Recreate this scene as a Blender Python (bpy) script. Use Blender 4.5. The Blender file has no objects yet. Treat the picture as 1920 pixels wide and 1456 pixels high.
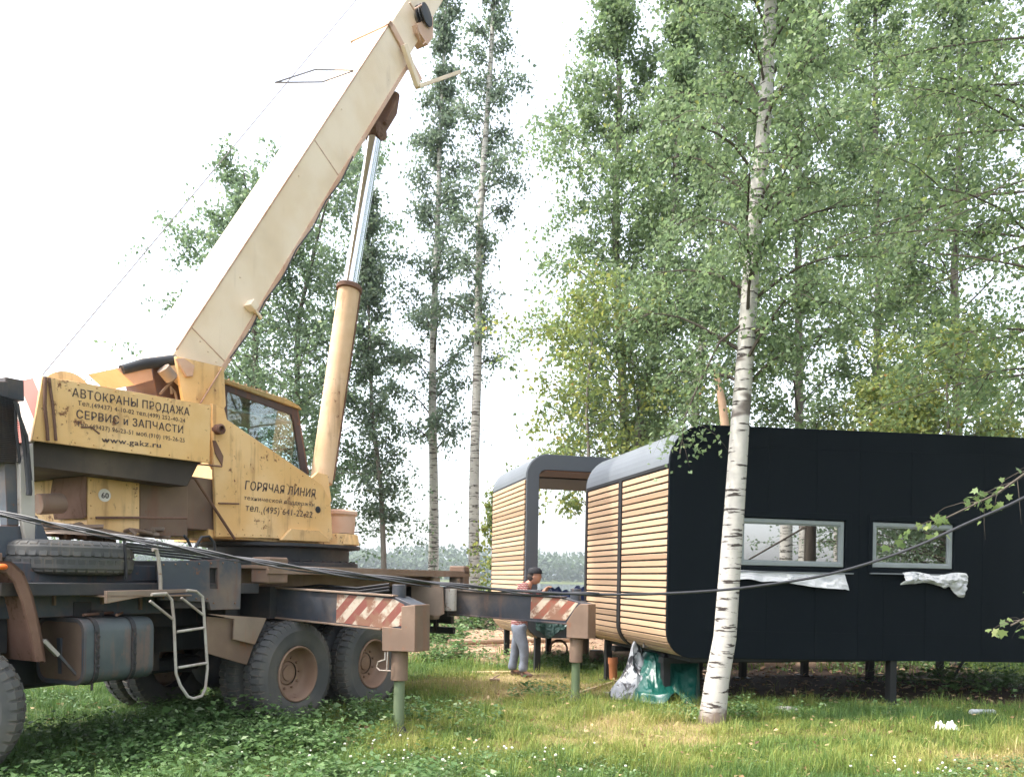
import bpy, math, random
import numpy as np
from mathutils import Vector, Matrix, geometry
R = math.radians
scn = bpy.context.scene
C = scn.collection

# ------------------------------------------------------------------ camera, sky, sun, exposure
F, PX, PY, ROLL, EYE = 1500.0, 960.0, 1083.0, R(1.0), 1.6      # calibration of the photograph (pixels of 1920x1456)
cam_d = bpy.data.cameras.new('camera'); cam = bpy.data.objects.new('camera', cam_d); C.objects.link(cam)
cam_d.sensor_width = 36; cam_d.lens = 36*F/1920; cam_d.shift_y = (PY-728)/1920
cam_d.clip_end = 5000
cam.matrix_world = Matrix.Translation((0, 0, EYE)) @ Matrix.Rotation(R(90), 4, 'X') @ Matrix.Rotation(ROLL, 4, 'Z')
scn.camera = cam
SUN = Vector((-0.52, -0.15, 0.90)).normalized()
w = bpy.data.worlds.new('World'); scn.world = w; w.use_nodes = True
nt = w.node_tree; nt.nodes.clear()
sky = nt.nodes.new('ShaderNodeTexSky'); sky.sky_type = 'NISHITA'; sky.sun_disc = False
sky.sun_elevation = math.asin(SUN.z); sky.sun_rotation = math.atan2(SUN.x, SUN.y)
sky.air_density = 1.0; sky.dust_density = 4.0; sky.ozone_density = 1.0
hsv = nt.nodes.new('ShaderNodeHueSaturation'); hsv.inputs['Saturation'].default_value = 0.42; hsv.inputs['Value'].default_value = 2.6
bg = nt.nodes.new('ShaderNodeBackground'); bg.inputs['Strength'].default_value = 0.15
wo = nt.nodes.new('ShaderNodeOutputWorld')
nt.links.new(sky.outputs[0], hsv.inputs['Color']); nt.links.new(hsv.outputs[0], bg.inputs['Color']); nt.links.new(bg.outputs[0], wo.inputs[0])
ld = bpy.data.lights.new('sun', 'SUN'); ld.energy = 3.0; ld.angle = R(1.5); ld.color = (1, 0.95, 0.87)
so = bpy.data.objects.new('sun', ld); C.objects.link(so); so.rotation_euler = SUN.to_track_quat('Z', 'Y').to_euler()
so.location = (0, 0, 40)
scn.view_settings.view_transform = 'Standard'; scn.view_settings.look = 'None'; scn.view_settings.exposure = 0.82; scn.view_settings.gamma = 1
scn.cycles.max_bounces = 6; scn.cycles.transparent_max_bounces = 12; scn.cycles.diffuse_bounces = 3
scn.cycles.caustics_reflective = False; scn.cycles.caustics_refractive = False

# ------------------------------------------------------------------ frames and pixels
class Frame:
    """u runs away from the camera at az degrees right of straight ahead, v to its right; meshes use (v, u, z)."""
    def __init__(s, o, az):
        a = R(az); s.o = Vector(o); s.u = Vector((math.sin(a), math.cos(a), 0)); s.v = Vector((math.cos(a), -math.sin(a), 0)); s.z = Vector((0, 0, 1))
        s.M = Matrix.Translation(s.o) @ Matrix.Rotation(-a, 4, 'Z')
    def loc(s, p): d = p-s.o; return Vector((d.dot(s.v), d.dot(s.u), d.z))
    def V(s, x, y, v): return s.loc(hit(x, y, s.o+s.v*v, s.v))
    def U(s, x, y, u): return s.loc(hit(x, y, s.o+s.u*u, s.u))
    def Z(s, x, y, z): return s.loc(hit(x, y, Vector((0, 0, z)), s.z))
    def W(s, p): return s.M @ Vector(p)
def ray(x, y):
    a = (x-PX)/F; b = -(y-PY)/F; c, s = math.cos(ROLL), math.sin(ROLL)
    return Vector((a*c-b*s, 1.0, a*s+b*c))
EYEV = Vector((0, 0, EYE))
def hit(x, y, p0, n):
    r = ray(x, y); return EYEV + r*((p0-EYEV).dot(n)/r.dot(n))
def gnd(x, y, z=0.0): return hit(x, y, Vector((0, 0, z)), Vector((0, 0, 1)))
def dep(x, y, d): return EYEV + ray(x, y)*d
WORLD = Frame((0, 0, 0), 0)
T = Frame((-2.24, 8.45, 0), 27.5)          # truck: u toward its rear, v outboard on the near side
S = Frame((-2.883, 9.923, 0), 32)          # slewing upper works
HA = Frame((1.946, 9.798, 0), -14.2)       # near house module: u into its depth, v along its dark front
HB = Frame((0.24, 13.3, 0), -14.2)         # open portal module

# ------------------------------------------------------------------ things, parts, tags
FR = {}
def tag(o, label=None, cat=None, group=None, kind=None):
    if label: o['label'] = label
    if cat: o['category'] = cat
    if group: o['group'] = group
    if kind: o['kind'] = kind
    return o
def thing(name, M, label, cat, group=None):
    o = bpy.data.objects.new(name, None); C.objects.link(o); o.matrix_world = M; o.empty_display_size = 0.2
    FR[o.name] = M.copy(); return tag(o, label, cat, group)
def link(name, me, mat, parent=None, frame=None, bevel=0, smooth=35):
    o = bpy.data.objects.new(name, me); C.objects.link(o)
    if mat and not me.materials: me.materials.append(mat)
    M = frame.M if isinstance(frame, Frame) else (frame if frame is not None else (FR[parent.name] if parent else Matrix()))
    FR[o.name] = M.copy()
    if parent:
        o.parent = parent; o.matrix_basis = FR[parent.name].inverted() @ M
    else: o.matrix_world = M
    if smooth:
        me.polygons.foreach_set('use_smooth', [True]*len(me.polygons)); me.set_sharp_from_angle(angle=R(smooth))
    if bevel:
        b = o.modifiers.new('bevel', 'BEVEL'); b.width = bevel; b.segments = 2; b.limit_method = 'ANGLE'; b.angle_limit = R(40)
    return o
class MB:
    def __init__(s): s.v = []; s.f = []
    def add(s, vs, fs):
        k = len(s.v); s.v += [tuple(p) for p in vs]; s.f += [tuple(i+k for i in f) for f in fs]; return s
    def box(s, a, b):
        x0, y0, z0 = (min(p, q) for p, q in zip(a, b)); x1, y1, z1 = (max(p, q) for p, q in zip(a, b))
        return s.add([(x0,y0,z0),(x1,y0,z0),(x1,y1,z0),(x0,y1,z0),(x0,y0,z1),(x1,y0,z1),(x1,y1,z1),(x0,y1,z1)],
                     [(3,2,1,0),(4,5,6,7),(0,1,5,4),(1,2,6,5),(2,3,7,6),(3,0,4,7)])
    def prism(s, poly, off, holes=()):
        off = Vector(off); loops = [[Vector(p) for p in poly]] + [[Vector(p) for p in h] for h in holes]
        tris = geometry.tessellate_polygon(loops); flat = [p for l in loops for p in l]; n = len(flat)
        fs = [tuple(t) for t in tris] + [tuple(i+n for i in reversed(t)) for t in tris]
        k = 0
        for l in loops:
            m = len(l)
            for i in range(m): j = (i+1) % m; fs.append((k+i, k+j, k+j+n, k+i+n))
            k += m
        s.add(flat + [p+off for p in flat], fs); return s
    def tube(s, pts, r, n=8, cap=True):
        pts = [Vector(p) for p in pts]; m = len(pts); rs = r if isinstance(r, (list, tuple)) else [r]*m
        prev = None; vs = []; fs = []
        for i, p in enumerate(pts):
            d = (pts[min(i+1, m-1)]-pts[max(i-1, 0)]).normalized()
            if prev is None: a = d.orthogonal().normalized()
            else:
                a = prev - d*prev.dot(d); a = a.normalized() if a.length > 1e-6 else d.orthogonal().normalized()
            prev = a; b = d.cross(a)
            vs += [p + (a*math.cos(2*math.pi*k/n)+b*math.sin(2*math.pi*k/n))*rs[i] for k in range(n)]
        for i in range(m-1):
            for k in range(n): q = (k+1) % n; fs.append((i*n+k, i*n+q, (i+1)*n+q, (i+1)*n+k))
        if cap: fs += [tuple(reversed(range(n))), tuple(range((m-1)*n, m*n))]
        return s.add(vs, fs)
    def lathe(s, prof, c, axis, n=32, cap=True):
        axis = Vector(axis).normalized(); a = axis.orthogonal().normalized(); b = axis.cross(a); c = Vector(c); m = len(prof)
        vs = [c + axis*h + (a*math.cos(2*math.pi*k/n)+b*math.sin(2*math.pi*k/n))*max(r, 1e-4) for r, h in prof for k in range(n)]
        fs = []
        for i in range(m-1):
            for k in range(n): q = (k+1) % n; fs.append((i*n+k, i*n+q, (i+1)*n+q, (i+1)*n+k))
        if cap: fs += [tuple(reversed(range(n))), tuple(range((m-1)*n, m*n))]
        return s.add(vs, fs)
    def bar(s, a, b, wd, th, up=(0, 0, 1)):
        a, b = Vector(a), Vector(b); d = (b-a).normalized(); x = d.cross(Vector(up)); x = x.normalized() if x.length > 1e-5 else d.orthogonal().normalized(); y = x.cross(d)
        q = [x*wd/2*i+y*th/2*j for i, j in ((-1,-1),(1,-1),(1,1),(-1,1))]
        return s.add([a+p for p in q]+[b+p for p in q], [(3,2,1,0),(4,5,6,7),(0,1,5,4),(1,2,6,5),(2,3,7,6),(3,0,4,7)])
    def ball(s, c, r, n=10, m=7, sq=(1, 1, 1)):
        c = Vector(c); vs = []; fs = []
        for i in range(m+1):
            t = math.pi*i/m
            for k in range(n): p = 2*math.pi*k/n; vs.append(c+Vector((math.sin(t)*math.cos(p)*r*sq[0], math.sin(t)*math.sin(p)*r*sq[1], math.cos(t)*r*sq[2])))
        for i in range(m):
            for k in range(n): q = (k+1) % n; fs.append((i*n+k, (i+1)*n+k, (i+1)*n+q, i*n+q))
        return s.add(vs, fs)
    def grid(s, fn, nu, nv):
        vs = [fn(i/(nu-1), j/(nv-1)) for j in range(nv) for i in range(nu)]
        return s.add(vs, [(j*nu+i, j*nu+i+1, (j+1)*nu+i+1, (j+1)*nu+i) for j in range(nv-1) for i in range(nu-1)])
    def mesh(s, name):
        me = bpy.data.meshes.new(name); me.from_pydata(s.v, [], s.f); me.validate()
        import bmesh
        b = bmesh.new(); b.from_mesh(me); bmesh.ops.recalc_face_normals(b, faces=b.faces); b.to_mesh(me); b.free(); return me
    def build(s, name, mat, parent=None, frame=None, bevel=0, smooth=35, solid=0):
        o = link(name, s.mesh(name), mat, parent, frame, bevel, smooth)
        if solid: m = o.modifiers.new('solid', 'SOLIDIFY'); m.thickness = solid; m.offset = 0
        return o

# ------------------------------------------------------------------ materials
class NB:
    def __init__(s, name):
        s.m = bpy.data.materials.new(name); s.m.use_nodes = True; s.t = s.m.node_tree; s.t.nodes.clear()
        s.out = s.n('ShaderNodeOutputMaterial'); s.coord = s.n('ShaderNodeTexCoord')
    def n(s, ty, **kw):
        x = s.t.nodes.new(ty)
        for k, v in kw.items(): setattr(x, k, v)
        return x
    def l(s, a, b): s.t.links.new(a, b); return s
    def noise(s, scale, detail=4, rough=.55, vec=None, stretch=None, dist=0):
        x = s.n('ShaderNodeTexNoise'); x.inputs['Scale'].default_value = scale; x.inputs['Detail'].default_value = detail; x.inputs['Roughness'].default_value = rough; x.inputs['Distortion'].default_value = dist
        v = vec or s.coord.outputs['Object']
        if stretch:
            mp = s.n('ShaderNodeMapping'); mp.inputs['Scale'].default_value = stretch; s.l(v, mp.inputs[0]); v = mp.outputs[0]
        s.l(v, x.inputs['Vector']); return x.outputs['Fac']
    def ramp(s, fac, stops):
        x = s.n('ShaderNodeValToRGB'); e = x.color_ramp.elements
        while len(e) < len(stops): e.new(.5)
        for q, (p, c) in zip(e, stops): q.position = p; q.color = (*c, 1) if len(c) == 3 else c
        s.l(fac, x.inputs[0]); return x.outputs[0]
    def thr(s, fac, a, b):
        x = s.n('ShaderNodeMapRange'); x.interpolation_type = 'SMOOTHSTEP'; x.inputs[1].default_value = a; x.inputs[2].default_value = b; s.l(fac, x.inputs[0]); return x.outputs[0]
    def mix(s, fac, a, b):
        x = s.n('ShaderNodeMix', data_type='RGBA')
        if isinstance(fac, (int, float)): x.inputs[0].default_value = fac
        else: s.l(fac, x.inputs[0])
        for sock, v in ((x.inputs[6], a), (x.inputs[7], b)):
            if isinstance(v, tuple): sock.default_value = (*v, 1)
            else: s.l(v, sock)
        return x.outputs[2]
    def math(s, op, a, b=None):
        x = s.n('ShaderNodeMath', operation=op)
        for i, v in enumerate((a, b)):
            if v is None: continue
            if isinstance(v, (int, float)): x.inputs[i].default_value = v
            else: s.l(v, x.inputs[i])
        return x.outputs[0]
    def bsdf(s, col, rough=.6, metal=0, spec=.4, bump=None, bd=.3, dist=.01):
        x = s.n('ShaderNodeBsdfPrincipled')
        for k, v in (('Base Color', col), ('Roughness', rough), ('Metallic', metal), ('Specular IOR Level', spec)):
            if isinstance(v, (int, float)): x.inputs[k].default_value = v
            elif isinstance(v, tuple): x.inputs[k].default_value = (*v, 1)
            else: s.l(v, x.inputs[k])
        if bump is not None:
            b = s.n('ShaderNodeBump'); b.inputs['Strength'].default_value = bd; b.inputs['Distance'].default_value = dist; s.l(bump, b.inputs['Height']); s.l(b.outputs[0], x.inputs['Normal'])
        s.l(x.outputs[0], s.out.inputs[0]); s.b = x; return s.m
RUST = (.13, .055, .028)
def weathered(name, c1, c2, rust=.66, rustcol=RUST, rough=.55, metal=0, scale=1.6, dust=None, dustthr=.5, bd=.15, streak=True, edge=.5, swt=.38):
    """worn paint: uneven tone, rust spots, run-down streaks, chipped edges, a dust film"""
    b = NB(name)
    col = b.mix(b.thr(b.noise(scale, 5), .35, .68), c1, c2)
    col = b.mix(b.math('MULTIPLY', b.thr(b.noise(scale*.55, 4, .6), .48, .72), .35), col, tuple(x*.72 for x in c1))
    if dust: col = b.mix(b.math('MULTIPLY', b.thr(b.noise(scale*.9, 6, .65), dustthr-.12, dustthr+.16), .85), col, dust)
    fine = b.noise(14, 6, .7); big = b.noise(2.3, 4, .6); mid = b.noise(5.5, 5, .65)
    sp = b.thr(b.math('ADD', b.math('MULTIPLY', fine, .6), b.math('MULTIPLY', big, .4)), rust-.03, rust+.03)
    if streak:
        st = b.noise(11, 4, .55, stretch=(1, 1, .07)); sp = b.math('MAXIMUM', sp, b.math('MULTIPLY', b.thr(b.math('MULTIPLY', st, b.math('ADD', big, .5)), rust-.07, rust+.10), swt))
    if edge:
        bv = b.n('ShaderNodeBevel', samples=4); bv.inputs[0].default_value = .016; ge = b.n('ShaderNodeNewGeometry'); dp = b.n('ShaderNodeVectorMath', operation='DOT_PRODUCT'); b.l(bv.outputs[0], dp.inputs[0]); b.l(ge.outputs['Normal'], dp.inputs[1])
        ed = b.math('MULTIPLY', b.thr(b.math('SUBTRACT', 1.0, dp.outputs['Value']), .015, .10), b.thr(mid, .42, .60)); sp = b.math('MAXIMUM', sp, b.math('MULTIPLY', ed, edge*1.6))
    col = b.mix(sp, col, b.mix(b.noise(40, 2), rustcol, tuple(x*1.8 for x in rustcol)))
    rg = b.math('ADD', b.math('MULTIPLY', sp, .3), b.math('ADD', b.math('MULTIPLY', mid, .2), rough-.1))
    return b.bsdf(col, rg, metal, .35, fine, bd, .006)
M = {}
M['yellow'] = weathered('crane_yellow', (.71,.435,.175), (.78,.53,.265), .60, rough=.5)
M['cream'] = weathered('boom_cream', (.76,.60,.43), (.82,.68,.53), .69, rough=.5, swt=.12)
M['boomtop'] = M['cream']
M['pink'] = weathered('faded_orange', (.55,.33,.22), (.62,.43,.33), .68)
M['grey'] = weathered('chassis_grey', (.055,.066,.082), (.085,.095,.11), .62, (.12,.06,.04), .6, dust=(.20,.145,.11), dustthr=.56)
M['dark'] = weathered('dark_steel', (.022,.024,.028), (.04,.042,.046), .66, (.08,.05,.04), .6, dust=(.10,.075,.06), dustthr=.6)
M['beam'] = weathered('outrigger_grey', (.032,.036,.046), (.055,.06,.072), .64, (.13,.07,.045), .5, dust=(.13,.10,.08), dustthr=.56)
M['brown'] = weathered('dusty_brown', (.165,.11,.08), (.24,.165,.12), .60, (.17,.08,.05), .75)
M['tan'] = weathered('dusty_tan', (.20,.15,.115), (.28,.215,.165), .66, (.2,.1,.06), .8)
M['rustred'] = weathered('rust_red', (.15,.078,.055), (.22,.125,.09), .58, (.08,.045,.03), .75)
M['deck'] = weathered('deck_plate', (.2,.135,.095), (.26,.19,.15), .62, (.15,.08,.05), .7)
M['strut'] = weathered('pale_strut', (.36,.33,.29), (.45,.42,.38), .6, (.15,.09,.06), .6)
M['greenrod'] = weathered('green_rod', (.10,.14,.075), (.16,.20,.12), .7, (.12,.08,.05), .4)
M['olive'] = weathered('olive_tank', (.06,.073,.08), (.10,.115,.12), .63, (.17,.09,.06), .45, dust=(.2,.12,.085), dustthr=.6)
M['tyre'] = weathered('tyre_rubber', (.065,.067,.068), (.105,.104,.10), .9, (.12,.1,.08), .85, dust=(.12,.11,.095), dustthr=.55, streak=False)
M['rim'] = weathered('rim_brown', (.22,.135,.09), (.30,.20,.145), .64, (.10,.055,.035), .7, streak=False)
M['rubber'] = NB('black_rubber').bsdf((.02, .02, .022), .55)
def simple(name, c, rough=.6, metal=0, var=.15, scale=8, bd=.1, spec=.4):
    b = NB(name); n = b.noise(scale, 5, .6)
    return b.bsdf(b.mix(n, tuple(x*(1-var*1.6) for x in c), tuple(min(1, x*(1+var*1.6)) for x in c)), rough, metal, spec, n, bd, .01)
M['chrome'] = simple('chrome_rod', (.75,.77,.80), .16, 1, .05, 3, .02)
M['cable'] = simple('black_cable', (.03,.03,.035), .45, 0, .2, 30)
M['rope'] = simple('steel_rope', (.16,.15,.15), .5, .3)
M['lettering'] = None
def worn_letters():
    b = NB('stencil_paint'); n = b.math('ADD', b.math('MULTIPLY', b.noise(60, 4, .7), .6), b.math('MULTIPLY', b.noise(7, 3), .4))
    m = b.bsdf((.075, .055, .055), .6)
    tr = b.n('ShaderNodeBsdfTransparent'); mx = b.n('ShaderNodeMixShader'); b.l(b.math('MULTIPLY', b.thr(n, .50, .62), .75), mx.inputs[0]); b.l(b.b.outputs[0], mx.inputs[1]); b.l(tr.outputs[0], mx.inputs[2]); b.l(mx.outputs[0], b.out.inputs[0]); return m
M['lettering'] = worn_letters()
def stripes(name, ax, k, white, red, wear):
    b = NB(name); sp = b.n('ShaderNodeSeparateXYZ'); b.l(b.coord.outputs['Object'], sp.inputs[0])
    t = b.math('FRACT', b.math('MULTIPLY', b.math('ADD', b.math('MULTIPLY', sp.outputs['X'], ax), sp.outputs['Z']), k))
    col = b.mix(b.thr(b.math('ABSOLUTE', b.math('SUBTRACT', t, .5)), .24, .26), white, red)
    n = b.math('ADD', b.math('MULTIPLY', b.noise(9, 6, .7), .5), b.math('MULTIPLY', b.noise(2.6, 3), .5))
    col = b.mix(b.thr(n, wear-.05, wear+.06), col, (.23, .12, .08))
    return b.bsdf(col, .6, 0, .3, n, .1)
M['stripe'] = stripes('hazard_stripes', -1.0, 4.4, (.48,.41,.33), (.22,.075,.06), .495)
M['stripe_worn'] = stripes('worn_hazard_stripes', -1.0, 4.0, (.55,.45,.35), (.28,.09,.06), .49)
M['stripe_tail'] = stripes('tail_stripes', 1.0, 2.1, (.66,.58,.52), (.40,.13,.10), .6)
def glass(name, tint, refl, rough=.02, fres=.6):
    b = NB(name); tr = b.n('ShaderNodeBsdfTransparent'); tr.inputs[0].default_value = (*tint, 1); gl = b.n('ShaderNodeBsdfGlossy'); gl.inputs['Roughness'].default_value = rough
    lw = b.n('ShaderNodeLayerWeight'); lw.inputs[0].default_value = .35
    mx = b.n('ShaderNodeMixShader'); b.l(b.math('ADD', b.math('MULTIPLY', lw.outputs['Fresnel'], fres), refl), mx.inputs[0]); b.l(tr.outputs[0], mx.inputs[1]); b.l(gl.outputs[0], mx.inputs[2]); b.l(mx.outputs[0], b.out.inputs[0]); return b.m
M['cabglass'] = glass('cab_glass', (.80,.87,.87), .03, .02, .3)
M['housglass'] = glass('window_glass', (.20,.22,.22), .62, .012)
def wood(name, c1, c2, sc=(1, 1, 1)):
    b = NB(name); n = b.noise(5, 6, .6, stretch=sc, dist=.4); sp = b.noise(1.3, 2)
    isl = b.n('ShaderNodeNewGeometry').outputs['Random Per Island']
    col = b.mix(n, c1, c2); col = b.mix(b.math('MULTIPLY', b.thr(isl, .2, 1), .75), col, tuple(x*.62 for x in c1))
    return b.bsdf(col, .6, 0, .3, n, .15)
M['slat'] = wood('larch_slats', (.42,.27,.165), (.62,.44,.29), (3, .25, 3))
M['plank'] = wood('pale_plank', (.55,.42,.24), (.66,.54,.34), (3, 3, 3))
M['log'] = wood('log_wood', (.27,.18,.12), (.38,.27,.19), (3, 3, 3))
M['soffit'] = wood('soffit_boards', (.20,.09,.055), (.28,.14,.09), (.3, 3, 3))
def black_panel():
    b = NB('black_facade'); n = b.math('ADD', b.math('MULTIPLY', b.noise(.9, 5, .6), .5), b.math('MULTIPLY', b.noise(2.2, 4, .6, stretch=(1, 1, .06)), .5)); g = b.noise(60, 3, .6)
    return b.bsdf(b.mix(n, (.0018,.0040,.0062), (.0075,.0110,.0145)), b.math('ADD', b.math('MULTIPLY', n, .2),   .55), 0, .08, g, .04, .004)
M['black'] = black_panel()
M['sheet'] = simple('grey_roof_sheet', (.17,.185,.205), .42, .2, .12, 1.2, .06)
M['fascia'] = simple('graphite_fascia', (.075,.082,.095), .5, 0, .08, 1.5, .03)
M['joint'] = simple('dark_joint', (.012,.011,.012), .6)
M['winframe'] = simple('grey_window_frame', (.22,.245,.25), .5, 0, .15, 5)
M['interior'] = simple('dim_interior', (.10,.09,.08), .8)
M['post'] = simple('black_post', (.012,.013,.014), .6)
b = NB('white_film'); n_ = b.noise(30, 4); b.bsdf((.66,.67,.69), .4, 0, .4, n_, .25, .01); t_ = b.n('ShaderNodeBsdfTranslucent'); t_.inputs[0].default_value = (.7,.71,.73,1); x_ = b.n('ShaderNodeMixShader'); x_.inputs[0].default_value = .35; b.l(b.b.outputs[0], x_.inputs[1]); b.l(t_.outputs[0], x_.inputs[2]); b.l(x_.outputs[0], b.out.inputs[0]); M['film'] = b.m
def bark():
    b = NB('birch_bark'); st = b.noise(3.2, 5, .6, stretch=(1.0, 1.0, 7.0)); fl = b.noise(1.5, 3, .6, stretch=(.6, .6, 1.6)); br = b.noise(9, 4)
    col = b.mix(br, (.34,.325,.30), (.53,.50,.455))
    col = b.mix(b.thr(st, .545, .60), col, (.055,.045,.04))
    col = b.mix(b.math('MULTIPLY', b.thr(fl, .60, .66), .9), col, (.10,.08,.07))
    sp = b.n('ShaderNodeSeparateXYZ'); b.l(b.coord.outputs['Object'], sp.inputs[0])
    base = b.thr(b.math('ADD', sp.outputs['Z'], b.math('MULTIPLY', b.noise(6, 4), -.5)), .02, -.16)
    col = b.mix(base, col, b.mix(br, (.13,.095,.075), (.26,.20,.165)))
    return b.bsdf(col, .75, 0, .2, st, .35, .02)
M['birch'] = bark()
def bark2(name, a, c):
    b = NB(name); st = b.noise(7, 6, .65, stretch=(1, 1, .3)); return b.bsdf(b.mix(st, a, c), .9, 0, .1, st, .6, .03)
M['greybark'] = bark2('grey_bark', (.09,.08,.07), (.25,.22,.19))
M['darkbark'] = bark2('dark_bark', (.045,.038,.032), (.13,.11,.09))
def leafmat(name, stops, trans=.52, rough=.5):
    b = NB(name); at = b.n('ShaderNodeAttribute'); at.attribute_name = 'tint'
    col = b.ramp(at.outputs['Fac'], stops)
    d = b.n('ShaderNodeBsdfPrincipled'); d.inputs['Roughness'].default_value = rough; d.inputs['Specular IOR Level'].default_value = .35; b.l(col, d.inputs['Base Color'])
    t = b.n('ShaderNodeBsdfTranslucent'); b.l(b.mix(.22, col, (.16, .26, .06)), t.inputs[0])
    mx = b.n('ShaderNodeMixShader'); mx.inputs[0].default_value = trans; b.l(d.outputs[0], mx.inputs[1]); b.l(t.outputs[0], mx.inputs[2]); b.l(mx.outputs[0], b.out.inputs[0]); return b.m
M['leaf_birch'] = leafmat('birch_leaves', [(0, (.095,.145,.085)), (.5, (.18,.255,.135)), (.85, (.27,.345,.165)), (1, (.39,.40,.13))])
M['leaf_far'] = leafmat('distant_birch_leaves', [(0, (.095,.130,.110)), (.5, (.155,.205,.155)), (.9, (.22,.27,.19)), (1, (.31,.33,.16))])  # greens lightened and greyed, with some haze put into the colour
M['leaf_yel'] = leafmat('yellowing_leaves', [(0, (.10,.145,.07)), (.45, (.18,.24,.085)), (.75, (.32,.34,.09)), (.96, (.46,.41,.10)), (1, (.48,.26,.10))])
M['leaf_maple'] = leafmat('maple_leaves', [(0, (.080,.130,.070)), (.5, (.145,.210,.095)), (.85, (.225,.29,.11)), (1, (.34,.36,.11))])
M['leaf_alder'] = leafmat('alder_leaves', [(0, (.10,.148,.112)), (.5, (.17,.24,.155)), (.85, (.25,.33,.18)), (1, (.34,.39,.17))])  # greens paled to give these trees a painted haze look
M['grass'] = leafmat('grass_blades', [(0, (.06,.125,.035)), (.25, (.125,.205,.045)), (.5, (.24,.285,.06)), (.75, (.37,.335,.11)), (1, (.48,.38,.20))], .35, .6)
M['weed'] = leafmat('weed_leaves', [(0, (.05,.11,.035)), (.5, (.10,.18,.06)), (.9, (.19,.27,.12)), (1, (.32,.38,.24))], .35, .45)
M['farwood'] = leafmat('far_wood_leaves', [(0, (.05,.08,.05)), (1, (.10,.14,.075))], .3, .7)

# ------------------------------------------------------------------ ground
rng = np.random.default_rng(11)
def vnoise(x, y, s, seed=0):
    x = np.asarray(x, float)/s; y = np.asarray(y, float)/s
    xi = np.floor(x).astype(np.int64); yi = np.floor(y).astype(np.int64); fx = x-xi; fy = y-yi
    fx = fx*fx*(3-2*fx); fy = fy*fy*(3-2*fy)
    def h(a, b):
        n = (a*374761393 + b*668265263 + seed*974711) & 0x7fffffff; n = ((n ^ (n >> 13))*1274126177) & 0x7fffffff; return ((n ^ (n >> 16)) & 0xffff)/65535.0
    return (h(xi, yi)*(1-fx)+h(xi+1, yi)*fx)*(1-fy)+(h(xi, yi+1)*(1-fx)+h(xi+1, yi+1)*fx)*fy
def fbm(x, y, s, seed=0): return vnoise(x, y, s, seed)*.5+vnoise(x, y, s/2.1, seed+1)*.3+vnoise(x, y, s/4.3, seed+2)*.2
def sm(a, b, t): t = np.clip((np.asarray(t, float)-a)/(b-a), 0, 1); return t*t*(3-2*t)
def sand_at(x, y):
    e = (fbm(x, y, 2.2, 5)-.5)*3.2
    m = sm(-4.6, -3.2, x+e*.6)*sm(7.6, 6.4, x+e*.6)*sm(15.2, 16.6, y+e)*sm(31, 28.5, y+e)
    return m
def dry_at(x, y):
    reg = sm(-2.2, .4, x)*sm(6.3, 7.3, y)*sm(14.5, 12.0, y)
    pts = .65*np.exp(-((x-.2)**2/1.8+(y-12.0)**2/2.2)) + .15*np.exp(-((x-2.0)**2/1.6+(y-8.3)**2/.8)) + .45*np.exp(-((x-4.6)**2/.8+(y-7.1)**2/.25)) - .5*np.exp(-((x-4.2)**2/4+(y-9.6)**2/.35))
    return np.clip(fbm(x, y, 1.3, 21)*.75+fbm(x, y, .38, 22)*.55-.47+reg*.24+pts*.85-.22*sm(-1.5, -4, x), 0, 1)
def shade_soil(x, y):     # bare soil under and behind the raised house, its colour darkened as painted shade
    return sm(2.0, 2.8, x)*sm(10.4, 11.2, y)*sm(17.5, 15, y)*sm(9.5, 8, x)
def gz(x, y):
    x = np.asarray(x, float); y = np.asarray(y, float)
    z = (fbm(x, y, .9, 1)-.5)*.06+(fbm(x, y, 4, 2)-.5)*.10*sm(3, 14, y)
    z = z + sand_at(x, y)*(.10+.18*fbm(x, y, 1.6, 9))
    z = z - 3.0*sm(33, 62, y) + 2.6*sm(600, 640, y) + 5*sm(640, 900, y)*fbm(x, y, 120, 4)
    return z - 3.0*0
def axis(lo, hi, step, far_lo, far_hi):
    a = list(np.arange(lo, hi, step)); s = step; p = hi
    while p < far_hi: a.append(p); s *= 1.22; p += s
    a.append(far_hi); s = step; p = lo-step; l = []
    while p > far_lo: l.append(p); s *= 1.22; p -= s
    l.append(far_lo); return np.array(l[::-1]+a)
gx = axis(-9, 11, .11, -2500, 2500); gy = axis(4, 22, .11, -400, 4000)
GX, GY = np.meshgrid(gx, gy); GZ = gz(GX, GY)
def np_mesh(name, co, quads=None, tris=None, attrs=None):
    me = bpy.data.meshes.new(name); co = np.ascontiguousarray(co, np.float32); me.vertices.add(len(co)); me.vertices.foreach_set('co', co.ravel())
    li = []; tot = []
    if quads is not None: li.append(np.asarray(quads, np.int32).ravel()); tot.append(np.full(len(quads), 4, np.int32))
    if tris is not None: li.append(np.asarray(tris, np.int32).ravel()); tot.append(np.full(len(tris), 3, np.int32))
    li = np.concatenate(li); tot = np.concatenate(tot)
    me.loops.add(len(li)); me.loops.foreach_set('vertex_index', li)
    me.polygons.add(len(tot)); st = np.concatenate([[0], np.cumsum(tot)[:-1]]).astype(np.int32)
    me.polygons.foreach_set('loop_start', st)
    me.update(calc_edges=True)
    for k, (dom, arr) in (attrs or {}).items():
        a = me.attributes.new(k, 'FLOAT', dom); a.data.foreach_set('value', np.ascontiguousarray(arr, np.float32))
    return me
nx, ny = len(gx), len(gy); idx = np.arange(nx*ny).reshape(ny, nx)
quads = np.stack([idx[:-1, :-1], idx[:-1, 1:], idx[1:, 1:], idx[1:, :-1]], -1).reshape(-1, 4)
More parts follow.
